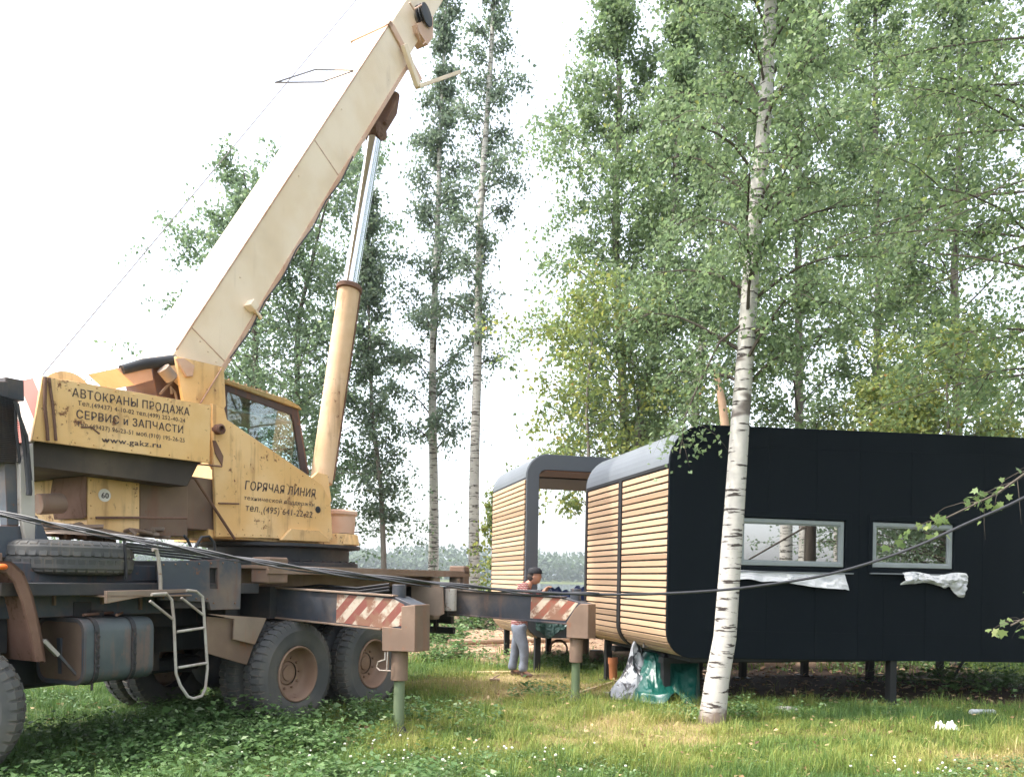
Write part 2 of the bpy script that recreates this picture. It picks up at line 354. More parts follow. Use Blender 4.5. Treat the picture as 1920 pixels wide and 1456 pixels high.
gm = np_mesh('ground', np.stack([GX, GY, GZ], -1).reshape(-1, 3), quads, None,
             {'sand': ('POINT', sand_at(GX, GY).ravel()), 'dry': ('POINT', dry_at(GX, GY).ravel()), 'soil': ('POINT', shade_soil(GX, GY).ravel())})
b = NB('ground_soil'); A = []
for k in ('sand', 'dry', 'soil'): q = b.n('ShaderNodeAttribute'); q.attribute_name = k; A.append(q.outputs['Fac'])
n1 = b.noise(3, 7, .65); n2 = b.noise(24, 5, .7)
turf = b.mix(b.thr(n2, .35, .65), (.045, .06, .022), (.11, .13, .04))
dryc = b.mix(n2, (.17, .125, .065), (.40, .31, .165))
col = b.mix(b.thr(A[1], .3, .75), turf, dryc)
sandc = b.mix(b.thr(b.math('ADD', b.math('MULTIPLY', n2, .5), b.math('MULTIPLY', n1, .5)), .38, .62), (.25, .155, .10), (.47, .325, .225))
col = b.mix(A[2], col, b.mix(n2, (.018, .012, .009), (.075, .048, .034)))  # near-black soil tones paint in the deep shade under the house
col = b.mix(A[0], col, sandc)
b.bsdf(col, .95, 0, .1, b.math('ADD', b.math('MULTIPLY', n2, .7), n1), .8, .04)
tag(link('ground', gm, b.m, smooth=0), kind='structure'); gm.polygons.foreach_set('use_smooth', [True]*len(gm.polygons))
b = NB('lake_water'); wv = b.noise(.5, 4, .6, stretch=(1, .3, 1)); b.bsdf((.10, .12, .13), .08, 0, .5, wv, .25, .3)
tag(MB().add([(-1800, 45, -2.1), (1800, 45, -2.1), (1800, 640, -2.1), (-1800, 640, -2.1)], [(0, 1, 2, 3)]).build('lake_water', b.m, smooth=0), kind='structure')

# ------------------------------------------------------------------ leaves, grass
def unit(a): return a/np.maximum(np.linalg.norm(a, axis=-1, keepdims=True), 1e-9)
MAPLE = np.array([(0,0),(.16,.10),(.50,.08),(.36,.30),(.52,.58),(.24,.55),(.0,1.0),(-.24,.55),(-.52,.58),(-.36,.30),(-.50,.08),(-.16,.10)])
def leaf_mesh(name, P, D, N, L, Wd, tint, shape='oval'):
    n = len(P); D = unit(D); Sd = unit(np.cross(D, N)); N = np.cross(Sd, D); L = L[:, None]; Wd = Wd[:, None]
    if shape == 'oval':
        co = np.stack([P, P+D*L*.42+Sd*Wd*.5+N*Wd*.14, P+D*L-N*L*.10, P+D*L*.42-Sd*Wd*.5+N*Wd*.14], 1); k = 4
        q = np.arange(n*4).reshape(n, 4)
        return np_mesh(name, co.reshape(-1, 3), q, None, {'tint': ('FACE', tint)})
    k = len(MAPLE); co = np.stack([P+Sd*L*a*1.0+D*L*c-N*L*(.18*a*a+.12*c*c) for a, c in MAPLE], 1)
    base = np.arange(n)[:, None]*k; fan = np.array([(0, 1, 2, 3), (0, 3, 4, 5), (0, 5, 6, 7), (0, 7, 8, 9), (0, 9, 10, 11)])
    q = (base[:, :, None]+fan[None]).reshape(-1, 4)
    return np_mesh(name, co.reshape(-1, 3), q, None, {'tint': ('FACE', np.repeat(tint, 5))})
LEAFY = 1.6
def tree(name, path, r0, r1, c0, Rm, nb, nl, ls, mat, bk, label, group, seed, cat='tree', el=45, droop=.22, prof='birch', shape='oval', extra=(), sig=.16, bias=None, twigs=9, tintb=0.0):
    """path: trunk points in the world; returns the Empty with trunk, branches and crown"""
    rs = random.Random(seed); g = np.random.default_rng(seed); nl = int(nl*LEAFY)
    base = path[0]; M0 = Matrix.Translation(base); t = thing(name, M0, label, cat, group)
    loc = [p-base for p in path]
    seg = [0.0]
    for a, c in zip(loc, loc[1:]): seg.append(seg[-1]+(c-a).length)
    tot = seg[-1]
    def at(f):
        d = f*tot
        for i in range(len(loc)-1):
            if d <= seg[i+1] or i == len(loc)-2: return loc[i].lerp(loc[i+1], (d-seg[i])/(seg[i+1]-seg[i]))
    m = 26; pts = []; rad = []
    for i in range(m):
        f = i/(m-1); p = at(f); wob = .012*tot*.1
        pts.append(p+Vector((math.sin(f*17+seed)*wob, math.cos(f*13+seed)*wob, 0)) if 0 < i else p-Vector((0, 0, .15)))
        rr = r0+(r1-r0)*f**.85; rad.append(rr*(1+.16*math.exp(-f*tot/.25)))
    MB().tube(pts, rad, 12).build('trunk', bk, t, smooth=60)
    B = MB(); anchors = []; wts = []
    def grow(p, d, L, r, lvl, nseg, dr):
        q = [p]; dd = d.copy()
        for i in range(nseg):
            dd = (dd+Vector((rs.gauss(0, .10), rs.gauss(0, .10), rs.gauss(0, .06)-dr*(i+1)/nseg))).normalized(); q.append(q[-1]+dd*L/nseg)
        B.tube(q, [r*(1-.85*i/nseg) for i in range(nseg+1)], 5 if lvl == 0 else 3, False); return q
    def twigset(q, L, r, ntw):
        for k in range(ntw):
            f = rs.uniform(.25, 1); i = min(int(f*(len(q)-1)), len(q)-2); p = q[i].lerp(q[i+1], f*(len(q)-1)-i)
            d0 = (q[i+1]-q[i]).normalized(); d = (d0*.6+Vector((rs.gauss(0, .7), rs.gauss(0, .7), rs.gauss(0, .45)))).normalized()
            tw = grow(p, d, L*rs.uniform(.25, .6), max(.0035, r*.28), 1, 3, droop*2.4)
            for a in range(3): anchors.append((tw[a], tw[a+1])); wts.append(1.0)
        for a in range(len(q)//2, len(q)-1): anchors.append((q[a], q[a+1])); wts.append(.8)
    for i in range(nb):
        f = c0+(.98-c0)*((i+rs.random())/nb); h = (f-c0)/(1-c0)
        if prof == 'birch': pr = (.45+.55*math.sin(math.pi*min(1, h*1.15+.12)))*(1-.55*h)
        elif prof == 'cone': pr = (1-h)**.7+.12
        else: pr = math.sqrt(max(.05, 1-(2*h-1)**2))*.9+.15
        az = i*2.39996+rs.uniform(-.5, .5); L = Rm*pr*rs.uniform(.65, 1.15)
        e = R(el+rs.uniform(-14, 14)+h*18); d = Vector((math.cos(az)*math.cos(e), math.sin(az)*math.cos(e), math.sin(e)))
        if bias is not None: d = (d+Vector(bias)).normalized(); L *= 1+.5*max(0, d.dot(Vector(bias)))
        rr = max(.006, (r0+(r1-r0)*f)*.24); q = grow(at(f), d, L, rr, 0, 6, droop); twigset(q, L, rr, twigs)
    for ex in extra:
        q = [p-base for p in ex]; L = sum((c-a).length for a, c in zip(q, q[1:])); B.tube(q, [.018*(1-.7*i/len(q)) for i in range(len(q))], 5, False); exq = .55 if shape == 'oval' else .5
        k0 = len(anchors); twigset(q, L*(.6 if shape == 'oval' else .22), .015, twigs*2)
        for k in range(k0, len(anchors)): wts[k] = exq
    B.build('branches', M['darkbark'], t, smooth=60)
    Aa = np.array([(*p, *q) for p, q in anchors]); W_ = np.array(wts)*g.uniform(.15, 1.6, len(wts)); W_ /= W_.sum()
    pick = g.choice(len(Aa), nl, p=W_); uu = g.random((nl, 1)); P = Aa[pick, :3]*(1-uu)+Aa[pick, 3:]*uu+g.normal(0, 1, (nl, 3))*sig*np.where(g.random((nl, 1)) < .3, .95, .42)
    D = g.normal(0, 1, (nl, 3))*.8+np.array([0, 0, -.55]); N = g.normal(0, 1, (nl, 3))+np.array([0, 0, .8])
    Lf = ls*g.uniform(.6, 1.25, nl); ct = g.uniform(0, 1, len(Aa))
    tint = np.clip(.20+.28*ct[pick]+.42*g.random(nl)+tintb+(g.random(nl) > .975)*.3, 0, 1)
    link('crown', leaf_mesh('crown', P, D, N, Lf, Lf*g.uniform(.55, .8, nl), tint, shape), mat, t, smooth=0)
    return t
def px(d, *pts):
    q = [dep(x, y, d) for x, y in pts]; q[0].z = float(gz(q[0].x, q[0].y))-.02; return q
GB = 'birches standing behind the crane and the houses'
tree('birch_tree', px(9.04, (1332,1350),(1342,1290),(1362,1190),(1375,1000),(1385,800),(1400,620),(1415,430),(1432,250),(1440,80),(1452,-250),(1465,-700)), .138, .035, .30, 1.65, 70, 19500, .062, M['leaf_birch'], M['birch'],
     'white-barked birch standing close in front of the black house front', GB, 3, extra=[[dep(x, y, d) for x, y, d in ((1402,600,9.04),(1350,640,9.0),(1310,720,8.9),(1285,780,8.8),(1275,850,8.75))]], sig=.15)
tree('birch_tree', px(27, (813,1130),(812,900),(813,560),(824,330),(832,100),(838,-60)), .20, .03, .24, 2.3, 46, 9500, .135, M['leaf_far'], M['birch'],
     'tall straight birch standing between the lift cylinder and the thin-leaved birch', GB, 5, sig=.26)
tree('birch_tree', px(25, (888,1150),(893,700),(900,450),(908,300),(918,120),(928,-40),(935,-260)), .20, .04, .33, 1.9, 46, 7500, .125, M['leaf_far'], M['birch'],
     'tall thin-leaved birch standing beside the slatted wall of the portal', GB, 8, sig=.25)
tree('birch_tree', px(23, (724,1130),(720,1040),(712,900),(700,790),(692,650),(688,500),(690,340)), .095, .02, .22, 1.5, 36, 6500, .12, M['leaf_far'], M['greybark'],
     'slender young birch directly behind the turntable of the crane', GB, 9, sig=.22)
GA = 'dense dark trees behind the crane cab'
tree('alder_tree', px(22, (478,1100),(482,800),(478,620),(470,450),(458,325)), .17, .02, .13, 4.4, 70, 17500, .12, M['leaf_alder'], M['darkbark'],
     'broad dark green tree behind the boom, farthest from the lift cylinder', GA, 12, el=12, droop=.10, prof='cone', sig=.2)
tree('alder_tree', px(24, (552,1100),(555,800),(560,600),(600,420),(640,290)), .17, .02, .22, 2.7, 44, 7000, .125, M['leaf_alder'], M['darkbark'],
     'dark leaning tree behind the crane cab, under the boom', GA, 13, el=25, droop=.12, prof='round', sig=.22)
tree('alder_tree', px(26, (590,1100),(622,850),(650,650),(665,450),(672,300)), .12, .02, .22, 2.2, 36, 6500, .125, M['leaf_alder'], M['darkbark'],
     'thinner dark tree seen behind the yellow lift cylinder', GA, 14, el=35, droop=.15, prof='round', sig=.22)
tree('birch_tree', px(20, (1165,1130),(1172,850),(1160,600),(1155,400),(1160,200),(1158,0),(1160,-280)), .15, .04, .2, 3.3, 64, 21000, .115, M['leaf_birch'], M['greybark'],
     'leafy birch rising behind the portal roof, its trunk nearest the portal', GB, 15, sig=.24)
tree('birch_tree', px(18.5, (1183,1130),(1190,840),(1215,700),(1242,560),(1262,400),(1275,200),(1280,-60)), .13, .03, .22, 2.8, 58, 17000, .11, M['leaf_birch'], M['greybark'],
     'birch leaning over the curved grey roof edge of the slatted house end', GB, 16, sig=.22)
tree('young_tree', px(17.5, (1100,1130),(1104,880),(1100,760),(1108,660),(1116,560)), .07, .015, .38, 2.0, 34, 3600, .115, M['leaf_yel'], M['greybark'],
     'yellowing young tree behind the portal roof beam', 'yellow-green young trees behind the houses', 17, el=25, prof='round', sig=.2)
tree('birch_tree', px(24, (1290,1130),(1302,800),(1330,500),(1350,200),(1362,-250)), .15, .04, .2, 3.3, 58, 17000, .13, M['leaf_birch'], M['birch'],
     'tall birch behind the slatted house end, between the leaning birch and the nearest birch', GB, 18, sig=.27)
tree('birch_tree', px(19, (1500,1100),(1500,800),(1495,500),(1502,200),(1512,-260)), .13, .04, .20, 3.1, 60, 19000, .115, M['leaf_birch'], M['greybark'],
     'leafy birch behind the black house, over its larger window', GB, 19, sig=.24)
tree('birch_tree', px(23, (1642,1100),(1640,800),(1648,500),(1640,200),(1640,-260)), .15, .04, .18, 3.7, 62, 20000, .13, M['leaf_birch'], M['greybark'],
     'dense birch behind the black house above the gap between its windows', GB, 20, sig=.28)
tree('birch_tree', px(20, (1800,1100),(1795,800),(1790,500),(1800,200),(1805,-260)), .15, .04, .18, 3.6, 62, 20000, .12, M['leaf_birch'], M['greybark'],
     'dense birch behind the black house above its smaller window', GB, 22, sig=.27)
tree('young_tree', px(15.5, (1790,1150),(1780,840),(1775,720),(1770,640)), .06, .015, .35, 1.9, 34, 7500, .10, M['leaf_yel'], M['greybark'],
     'yellow-green bushy tree peeping over the black roof above the smaller window', 'yellow-green young trees behind the houses', 23, el=20, prof='round', sig=.2)
tree('young_tree', px(16.5, (1655,1150),(1660,860),(1655,780),(1650,720)), .05, .012, .35, 1.3, 26, 4000, .10, M['leaf_yel'], M['greybark'],
     'low yellow-green bushy tree just over the middle of the black roof', 'yellow-green young trees behind the houses', 24, el=20, prof='round', sig=.18)
tree('maple_tree', px(11.5, (2090,1300),(2085,900),(2080,400),(2075,-100),(2070,-500)), .16, .05, .26, 3.8, 60, 21000, .085, M['leaf_maple'], M['darkbark'],
     'big leafy maple whose bare-looking boughs reach in over the house roof from beyond it', 'maples at the right edge', 25, el=20, droop=.14, prof='round', sig=.24, bias=(-.5, 0, 0), tintb=-.04)
tree('maple_tree', px(7.6, (2330,1450),(2335,900),(2330,300),(2320,-500)), .12, .05, .62, 1.6, 22, 1500, .075, M['leaf_maple'], M['darkbark'],
     'nearest maple, whose low sprays hang in front of the black house', 'maples at the right edge', 26, el=25, shape='maple', sig=.07,
     extra=[[dep(x, y, d) for x, y, d in ((2332,640,7.6),(2100,760,7.3),(1960,860,7.1),(1870,925,7.0),(1765,975,6.95))],
            [dep(x, y, d) for x, y, d in ((2332,900,7.6),(2120,1050,7.2),(1960,1140,7.0),(1895,1172,6.95))]], tintb=.1)
tree('sapling', px(22, (925,1150),(926,1060),(922,990),(925,920)), .03, .008, .2, .75, 20, 900, .12, M['leaf_yel'], M['darkbark'],
     'small yellow-green sapling between the tall birch and the portal', None, 27, el=35, sig=.14)
tree('sapling', px(17, (115,1190),(120,1080),(112,990),(118,930)), .03, .008, .3, .7, 18, 420, .10, M['leaf_alder'], M['darkbark'],
     'thin sapling seen under the tail of the crane', None, 28, el=40, sig=.16)
# trees of the same stand behind the photographer (they show in the window panes)
def children_of(o): return [c for c in bpy.data.objects if c.parent == o]
src = {o['label']: o for o in bpy.data.objects if o.parent is None and o.get('category') == 'tree'}
kinds = [o for k, o in src.items() if 'tall straight birch' in k or 'wall of the portal' in k or 'curved grey roof' in k or 'broad dark green' in k]
ordk = [next(o for o in kinds if s_ in o['label']) for s_ in ('tall straight', 'broad dark', 'wall of the portal', 'curved grey')]
for i, (x, y, rz, kd) in enumerate(((13, 1.5, 1, 0), (17, -1.5, 2.2, 2), (19.5, 2.6, .4, 1), (22, .2, 3, 1), (16, -7, 4, 3), (25, 2.5, 2, 1), (26, -2, 5, 1), (23, -5, 1.4, 0), (-4, -9, .2, 2), (6, -10, 3, 3))):
    o = ordk[kd]; c = o.copy(); C.objects.link(c); c.matrix_world = Matrix.Translation((x, y, float(gz(x, y)))) @ Matrix.Rotation(rz, 4, 'Z')
    c['label'] = 'tree of the stand behind the photographer, seen only in the window panes'; c['group'] = 'trees behind the photographer'
    for ch in children_of(o): d = ch.copy(); C.objects.link(d); d.parent = c

# grass
def blades(name, P, Hh, Wd, tint, lean):
    n = len(P); g = rng; az = g.uniform(0, 2*np.pi, n); d = np.stack([np.cos(az), np.sin(az), np.zeros(n)], -1); ln = np.abs(g.normal(0, lean, n))[:, None]
    s = np.stack([-np.sin(az+g.normal(0, .6, n)), np.cos(az), np.zeros(n)], -1)*Wd[:, None]*.5; up = np.array([0, 0, 1.0]); h = Hh[:, None]
    mid = P+up*h*.55+d*h*ln*.35; tip = P+up*h*(1-.35*np.minimum(ln, 1.6))+d*h*ln
    co = np.stack([P-s, P+s, mid+s*.8, mid-s*.8, tip], 1).reshape(-1, 3); k = np.arange(n)[:, None]*5
    return np_mesh(name, co, k+np.array([0, 1, 2, 3]), k+np.array([3, 2, 4]), {'tint': ('FACE', np.concatenate([tint, tint]))})
def scatter(n, y0, y1, pw=1.0, lo=-.72, hi=.72):
    u = rng.random(n)**pw; y = y0+(y1-y0)*u; x = rng.uniform(lo, hi, n)*y*1.0; return x, y
def tintgrass(x, y): return np.clip(dry_at(x, y)*1.05+rng.normal(0, .13, len(x)), 0, 1)
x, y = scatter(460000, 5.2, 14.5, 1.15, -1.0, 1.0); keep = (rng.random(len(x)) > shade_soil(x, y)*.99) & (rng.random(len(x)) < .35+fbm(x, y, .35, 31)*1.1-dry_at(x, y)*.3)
x, y = x[keep], y[keep]; z = gz(x, y); dr = dry_at(x, y); hh = (.035+.085*fbm(x, y, .6, 40)**1.2*(1.4-dr*.75))*rng.uniform(.6, 1.4, len(x))
tuft = (fbm(x, y, .32, 77) > .62); hh = np.where(tuft, hh*rng.uniform(1.5, 2.6, len(x)), hh)
me = blades('grass', np.stack([x, y, z-.01], -1), hh, rng.uniform(.0035, .007, len(x)), tintgrass(x, y), .75)
tag(link('grass', me, M['grass'], smooth=0), kind='stuff')
x, y = scatter(120000, 14, 34, .9, -1.05, 1.05); keep = (rng.random(len(x)) > sand_at(x, y)*.985) & (rng.random(len(x)) > shade_soil(x, y)*.7); x, y = x[keep], y[keep]
me = blades('far_grass', np.stack([x, y, gz(x, y)-.02], -1), rng.uniform(.06, .26, len(x))*(.5+fbm(x, y, 1.5, 3)), rng.uniform(.012, .024, len(x)), np.clip(tintgrass(x, y)*.8+.1, 0, 1), .6)
tag(link('far_grass', me, M['grass'], smooth=0), kind='stuff')
# broad-leaved weeds and clover
def weeds(name, x, y, hmax, ls, mat, per=7, tb=0.0):
    n = len(x); k = np.repeat(np.arange(n), per); h = hmax*rng.uniform(.35, 1.1, n); f = rng.random(n*per); m = n*per
    P = np.stack([x[k]+rng.normal(0, .035, m), y[k]+rng.normal(0, .035, m), gz(x[k], y[k])+h[k]*f], -1)
    az = rng.uniform(0, 2*np.pi, m); D = np.stack([np.cos(az), np.sin(az), rng.uniform(-.1, .7, m)], -1); N = rng.normal(0, .35, (m, 3))+np.array([0, 0, 1.0])
    L = ls*rng.uniform(.3, 1.0, m)**.8*np.repeat(rng.uniform(.7, 1.7, n), per); tint = np.clip(rng.normal(.42+tb, .22, m), 0, 1)
    return tag(link(name, leaf_mesh(name, P, D, N, L, L*rng.uniform(.45, .75, m), tint), mat, smooth=0), kind='stuff')
x, y = scatter(17000, 5.3, 9.6, 1.2, -.72, .1); keep = rng.random(len(x)) < np.clip((fbm(x, y, 1.0, 50)-.36)*3.2, 0, 1)*sm(.2, -1.4, x+.25*(y-6.5)); sel = keep & (rng.random(len(x)) < .62); weeds('weeds', x[sel], y[sel], .23, .056, M['weed'], 8)
x, y = scatter(9000, 5.3, 7.2, 1, -.5, .72); keep = rng.random(len(x)) < np.clip((fbm(x, y, .8, 60)-.42)*4, 0, 1); weeds('clover_leaves', x[keep], y[keep], .08, .03, M['weed'], 7, .15)
for cx, cy, n, rr, hm, ls in ((-2.5, 7.9, 130, .35, .38, .065), (-1.55, 8.55, 90, .25, .30, .06), (-3.1, 7.0, 120, .4, .34, .065), (-1.9, 7.3, 90, .4, .30, .06), (-.55, 8.9, 60, .35, .26, .055), (-2.2, 6.3, 70, .5, .34, .06), (2.75, 9.3, 40, .2, .28, .05), (3.9, 10.0, 70, .7, .16, .05), (-1.75, 17.5, 340, .55, .5, .10), (-1.2, 15.2, 160, .4, .35, .08), (-.9, 22, 130, .4, .5, .12), (1.0, 14.6, 260, .55, .25, .07), (7.6, 12.8, 320, 1.0, .3, .08), (6.9, 16.5, 300, 1.4, .4, .09), (-1.0, 30, 420, 2.2, .5, .16), (.5, 10.6, 60, .25, .25, .06), (2.6, 9.6, 60, .25, .22, .05), (2.0, 9.3, 50, .2, .16, .05)):
    weeds('weeds', cx+rng.normal(0, rr, n), cy+rng.normal(0, rr*.7, n), hm, ls, M['weed'], 8, .1)
bf = MB()
for k in range(95):
    fx, fy = rng.normal(-.9, .85), rng.uniform(5.9, 7.5)
    if k > 74: fx, fy = rng.normal(3.3, .35), rng.uniform(6.5, 6.9)
    bf.ball((fx, fy, float(gz(fx, fy))+rng.uniform(.07, .14)), rng.uniform(.008, .015), 6, 4, (1, 1, .8))
tag(bf.build('clover_flowers', simple('white_clover', (.62,.62,.52), .8), smooth=60), kind='stuff')
# dead leaves, twigs and bark scraps on the sand and the soil under the house
n = 2600; y = rng.uniform(5.4, 13, n); x = rng.uniform(-.7, .7, n)*y; D = rng.normal(0, 1, (n, 3))*np.array([1, 1, .3]); N = rng.normal(0, .5, (n, 3))+np.array([0, 0, 1]); L = rng.uniform(.025, .07, n); thin = rng.random(n) < .35
tag(link('fallen_leaves', leaf_mesh('fallen_leaves', np.stack([x, y, gz(x, y)+rng.uniform(.02, .06, n)], -1), D, N, np.where(thin, L*3, L), np.where(thin, .006, L*.6), rng.random(n)), leafmat('fallen', [(0, (.10,.06,.035)), (.5, (.28,.18,.09)), (1, (.50,.38,.22))], .15, .8), smooth=0), kind='stuff')
n = 5200; x = rng.uniform(-4, 9, n); y = rng.uniform(10.5, 30, n); keep = rng.random(n) < np.maximum(sand_at(x, y)*.9, shade_soil(x, y)); x, y = x[keep], y[keep]; n = len(x)
D = rng.normal(0, 1, (n, 3))*np.array([1, 1, .25]); N = rng.normal(0, .4, (n, 3))+np.array([0, 0, 1]); L = rng.uniform(.04, .16, n)
tag(link('dry_litter', leaf_mesh('dry_litter', np.stack([x, y, gz(x, y)+.015], -1), D, N, L, L*.4, rng.random(n)), leafmat('litter', [(0, (.12,.065,.04)), (.5, (.27,.16,.10)), (1, (.45,.32,.21))], .1, .8), smooth=0), kind='stuff')
# wood on the far shore
n = 42000; x = rng.uniform(-620, 900, n); lay = rng.integers(0, 3, n); y = 650+lay*45+rng.uniform(-12, 12, n)
top = 7+14*fbm(x, y, 60, 91)+7*fbm(x, y, 13, 92)+lay*4; z = gz(x, y)-1+top*rng.random(n)**.75
D = rng.normal(0, 1, (n, 3)); N = rng.normal(0, 1, (n, 3))+np.array([0, -.6, .5]); L = rng.uniform(2.2, 6.0, n)
tag(link('far_woods', leaf_mesh('far_woods', np.stack([x, y, z], -1), D, N, L, L*.75, np.clip(.25+.5*fbm(x, y, 30, 7)+rng.normal(0, .2, n), 0, 1)), M['farwood'], smooth=0), kind='stuff')

# ------------------------------------------------------------------ the truck crane
CR = thing('truck_crane', T.M, 'old yellow truck crane with its boom raised, standing on outriggers beside the new house', 'truck crane')
def tv(x, y, v): return T.V(x, y, v)
def tplate(name, mat, v, pts, th, parent=CR, holes=(), fr=T, bevel=.004):
    """plate traced on the plane v (local x), thickness inward"""
    q = [fr.V(x, y, v) for x, y in pts]; h = [[fr.V(x, y, v) for x, y in hh] for hh in holes]
    return MB().prism(q, (-th, 0, 0), h).build(name, mat, parent, fr, bevel)
# chassis
m = MB()
for v in (-.95, -1.65): m.box((v-.05, -5.2, .80), (v+.05, 3.9, 1.06))
m.box((-1.85, -3.3, 1.06), (-.75, 3.55, 1.46)).box((-2.45, -3.0, 1.40), (-.12, -.46, 1.5))
m.box((-2.2, -2.6, .62), (-.9, -1.0, 1.2)).tube([(-1.3, -3.2, .6), (-1.3, 1.4, .62)], .08)
for u in (0, 1.31, -3.22): m.tube([(-.4, u, .55), (-2.1, u, .55)], .11).ball((-1.25, u, .55), .24)
for u in (-2.2, -.6, .65, 2.2, 3.5): m.box((-2.3, u-.08, 1.1), (-.35, u+.08, 1.34))
m.box((-.5, .62, 1.06), (-.2, 2.2, 1.16)).box((-1.2, .5, .5), (-.7, .82, 1.0))
m.build('chassis_frame', M['dark'], CR, T, .006)
# deck
m = MB(); m.box((-2.45, -.46, 1.652), (.0, 3.52, 1.685)).box((-.03, -.46, 1.60), (.005, 3.52, 1.652)).box((-2.2, -.46, 1.462), (-.5, 3.3, 1.651))
dk = m.build('deck', M['deck'], CR, T, .003)
for a, c_, mt in (((-.10, 2.62, 1.02), (-.02, 2.78, 1.595), 'tan'), ((-.14, 3.2, 1.2), (-.01, 3.3, 1.595), 'tan'), ((-.25, 3.36, 1.36), (-.0, 3.52, 1.76), 'brown'), ((-.26, -.44, 1.50), (-.01, -.16, 1.77), 'brown')):
    MB().box(a, c_).build('deck_bracket', M[mt], CR, T, .02)
for u_, z_ in ((2.98, 1.05), (-.1, 1.12)): MB().box((-2.3, u_, z_), (-.03 if u_ > 0 else -.32, u_+.38, 1.46)).build('outrigger_casing', M['dark'], CR, T, .006)
p = T.U(836, 1100, 2.9); q = T.U(860, 1145, 2.9)
MB().tube([(p.x+.08, 2.9, p.z-.02), (p.x+.08, 2.9, q.z)], .085, 14).build('lock_cylinder', M['strut'], CR, T, .004)
# side cabinets
hole = [(393, 1064), (408, 1064), (409, 1104), (394, 1103)]
tplate('side_cabinet', M['grey'], -.1, [(300, 1052), (448, 1047), (453, 1060), (451, 1141), (395, 1143), (392, 1128), (300, 1124)], .04, holes=[hole])
MB().box((-.75, -1.5, 1.27), (-.145, -.76, 1.70)).build('cabinet_body', M['dark'], CR, T, .004)
a = T.V(452, 1050, -.1); MB().box((-.8, a.y-.02, 1.27), (-.142, a.y+.02, 1.73)).build('cabinet_end', M['brown'], CR, T, .004)
m = MB().box((-.45, -3.9, 1.22), (-.36, -1.42, 1.655)); m.build('side_rail', M['grey'], CR, T, .006)
m = MB()
q = [T.V(x, y, -.02) for x, y in ((200, 1107), (352, 1104), (352, 1110), (296, 1113), (200, 1131))]
m.prism(q, (-.035, 0, 0)).box((-.45, q[0].y, 1.385), (-.02, q[1].y+.05, 1.40)); m.build('step_plate', M['tan'], CR, T, .004)
# wheels
def tyre_mesh(lugs=.566):
    m = MB(); P = [(.288,-.04),(.305,-.016),(.335,-.004),(.37,.0),(.43,-.002),(.46,.003),(.50,-.012),(.53,-.03),(.546,-.055),(.548,-.12),(.538,-.125),(.538,-.135),(.548,-.14),(.548,-.15),(.546,-.225),(.53,-.25),(.50,-.268),(.43,-.28),(.35,-.276),(.30,-.25),(.288,-.23)]
    m.lathe(P, (0, 0, 0), (1, 0, 0), 56, False); n = 44
    for k in range(n):
        a = 2*math.pi*k/n
        for h0, h1, o in ((-.035, -.125, 0), (-.155, -.245, .5)):
            aa = a+o*2*math.pi/n; c, s = math.cos(aa), math.sin(aa); tg = (0, -s, c); wd = .026
            def pt(r, h, t): return (h, c*r+tg[1]*t, s*r+tg[2]*t)
            r0, r1 = .54, lugs
            if h0 > -.1: vs = [pt(.50, -.008, -wd), pt(.50, -.008, wd), pt(r0, h1, -wd), pt(r0, h1, wd), pt(r1-.02, -.028, -wd), pt(r1-.02, -.028, wd), pt(r1, h1, -wd), pt(r1, h1, wd)]
            else: vs = [pt(r0, h0, -wd), pt(r0, h0, wd), pt(.50, -.272, -wd), pt(.50, -.272, wd), pt(r1, h0, -wd), pt(r1, h0, wd), pt(r1-.02, -.252, -wd), pt(r1-.02, -.252, wd)]
            m.add(vs, [(0,1,5,4),(1,3,7,5),(3,2,6,7),(2,0,4,6),(4,5,7,6)])
    return m
def rim_mesh(): return MB().lathe([(.30,-.05),(.296,-.012),(.285,-.004),(.276,-.010),(.268,-.04),(.262,-.11),(.245,-.15),(.225,-.165),(.20,-.172),(.13,-.168),(.125,-.16)], (0, 0, 0), (1, 0, 0), 48, False)
def hub_mesh():
    m = MB().lathe([(.125,-.20),(.12,-.172),(.085,-.165),(.08,-.15),(.04,-.145),(.0,-.143)], (0, 0, 0), (1, 0, 0), 24)
    for k in range(10):
        a = 2*math.pi*k/10; m.lathe([(.014,-.18),(.014,-.15),(.008,-.145)], (0, math.cos(a)*.165, math.sin(a)*.165), (1, 0, 0), 6)
    return m
TY = RI = HU = None
def wheel(v, u, z, rot=0, full=True):
    global TY, RI, HU
    L = T.M @ Matrix.Translation((v, u, z)) @ Matrix.Rotation(rot, 4, 'Z') @ Matrix.Rotation(u*2.1, 4, 'X')
    if TY is None: TY, RI, HU = tyre_mesh().mesh('tyre'), rim_mesh().mesh('rim'), hub_mesh().mesh('hub')
    h = link('wheel', HU, M['rim'], CR, L); link('tyre', TY, M['tyre'], h, L, smooth=30); link('rim', RI, M['rim'], h, L)
wheel(0, .02, .545); wheel(0, 1.33, .54); wheel(-.22, -3.43, .585, R(-46))
for u in (.02, 1.33): wheel(-.34, u, .545); wheel(-2.5, u, .545, math.pi); wheel(-2.16, u, .545, math.pi)
wheel(-2.36, -3.2, .56, math.pi-R(30))
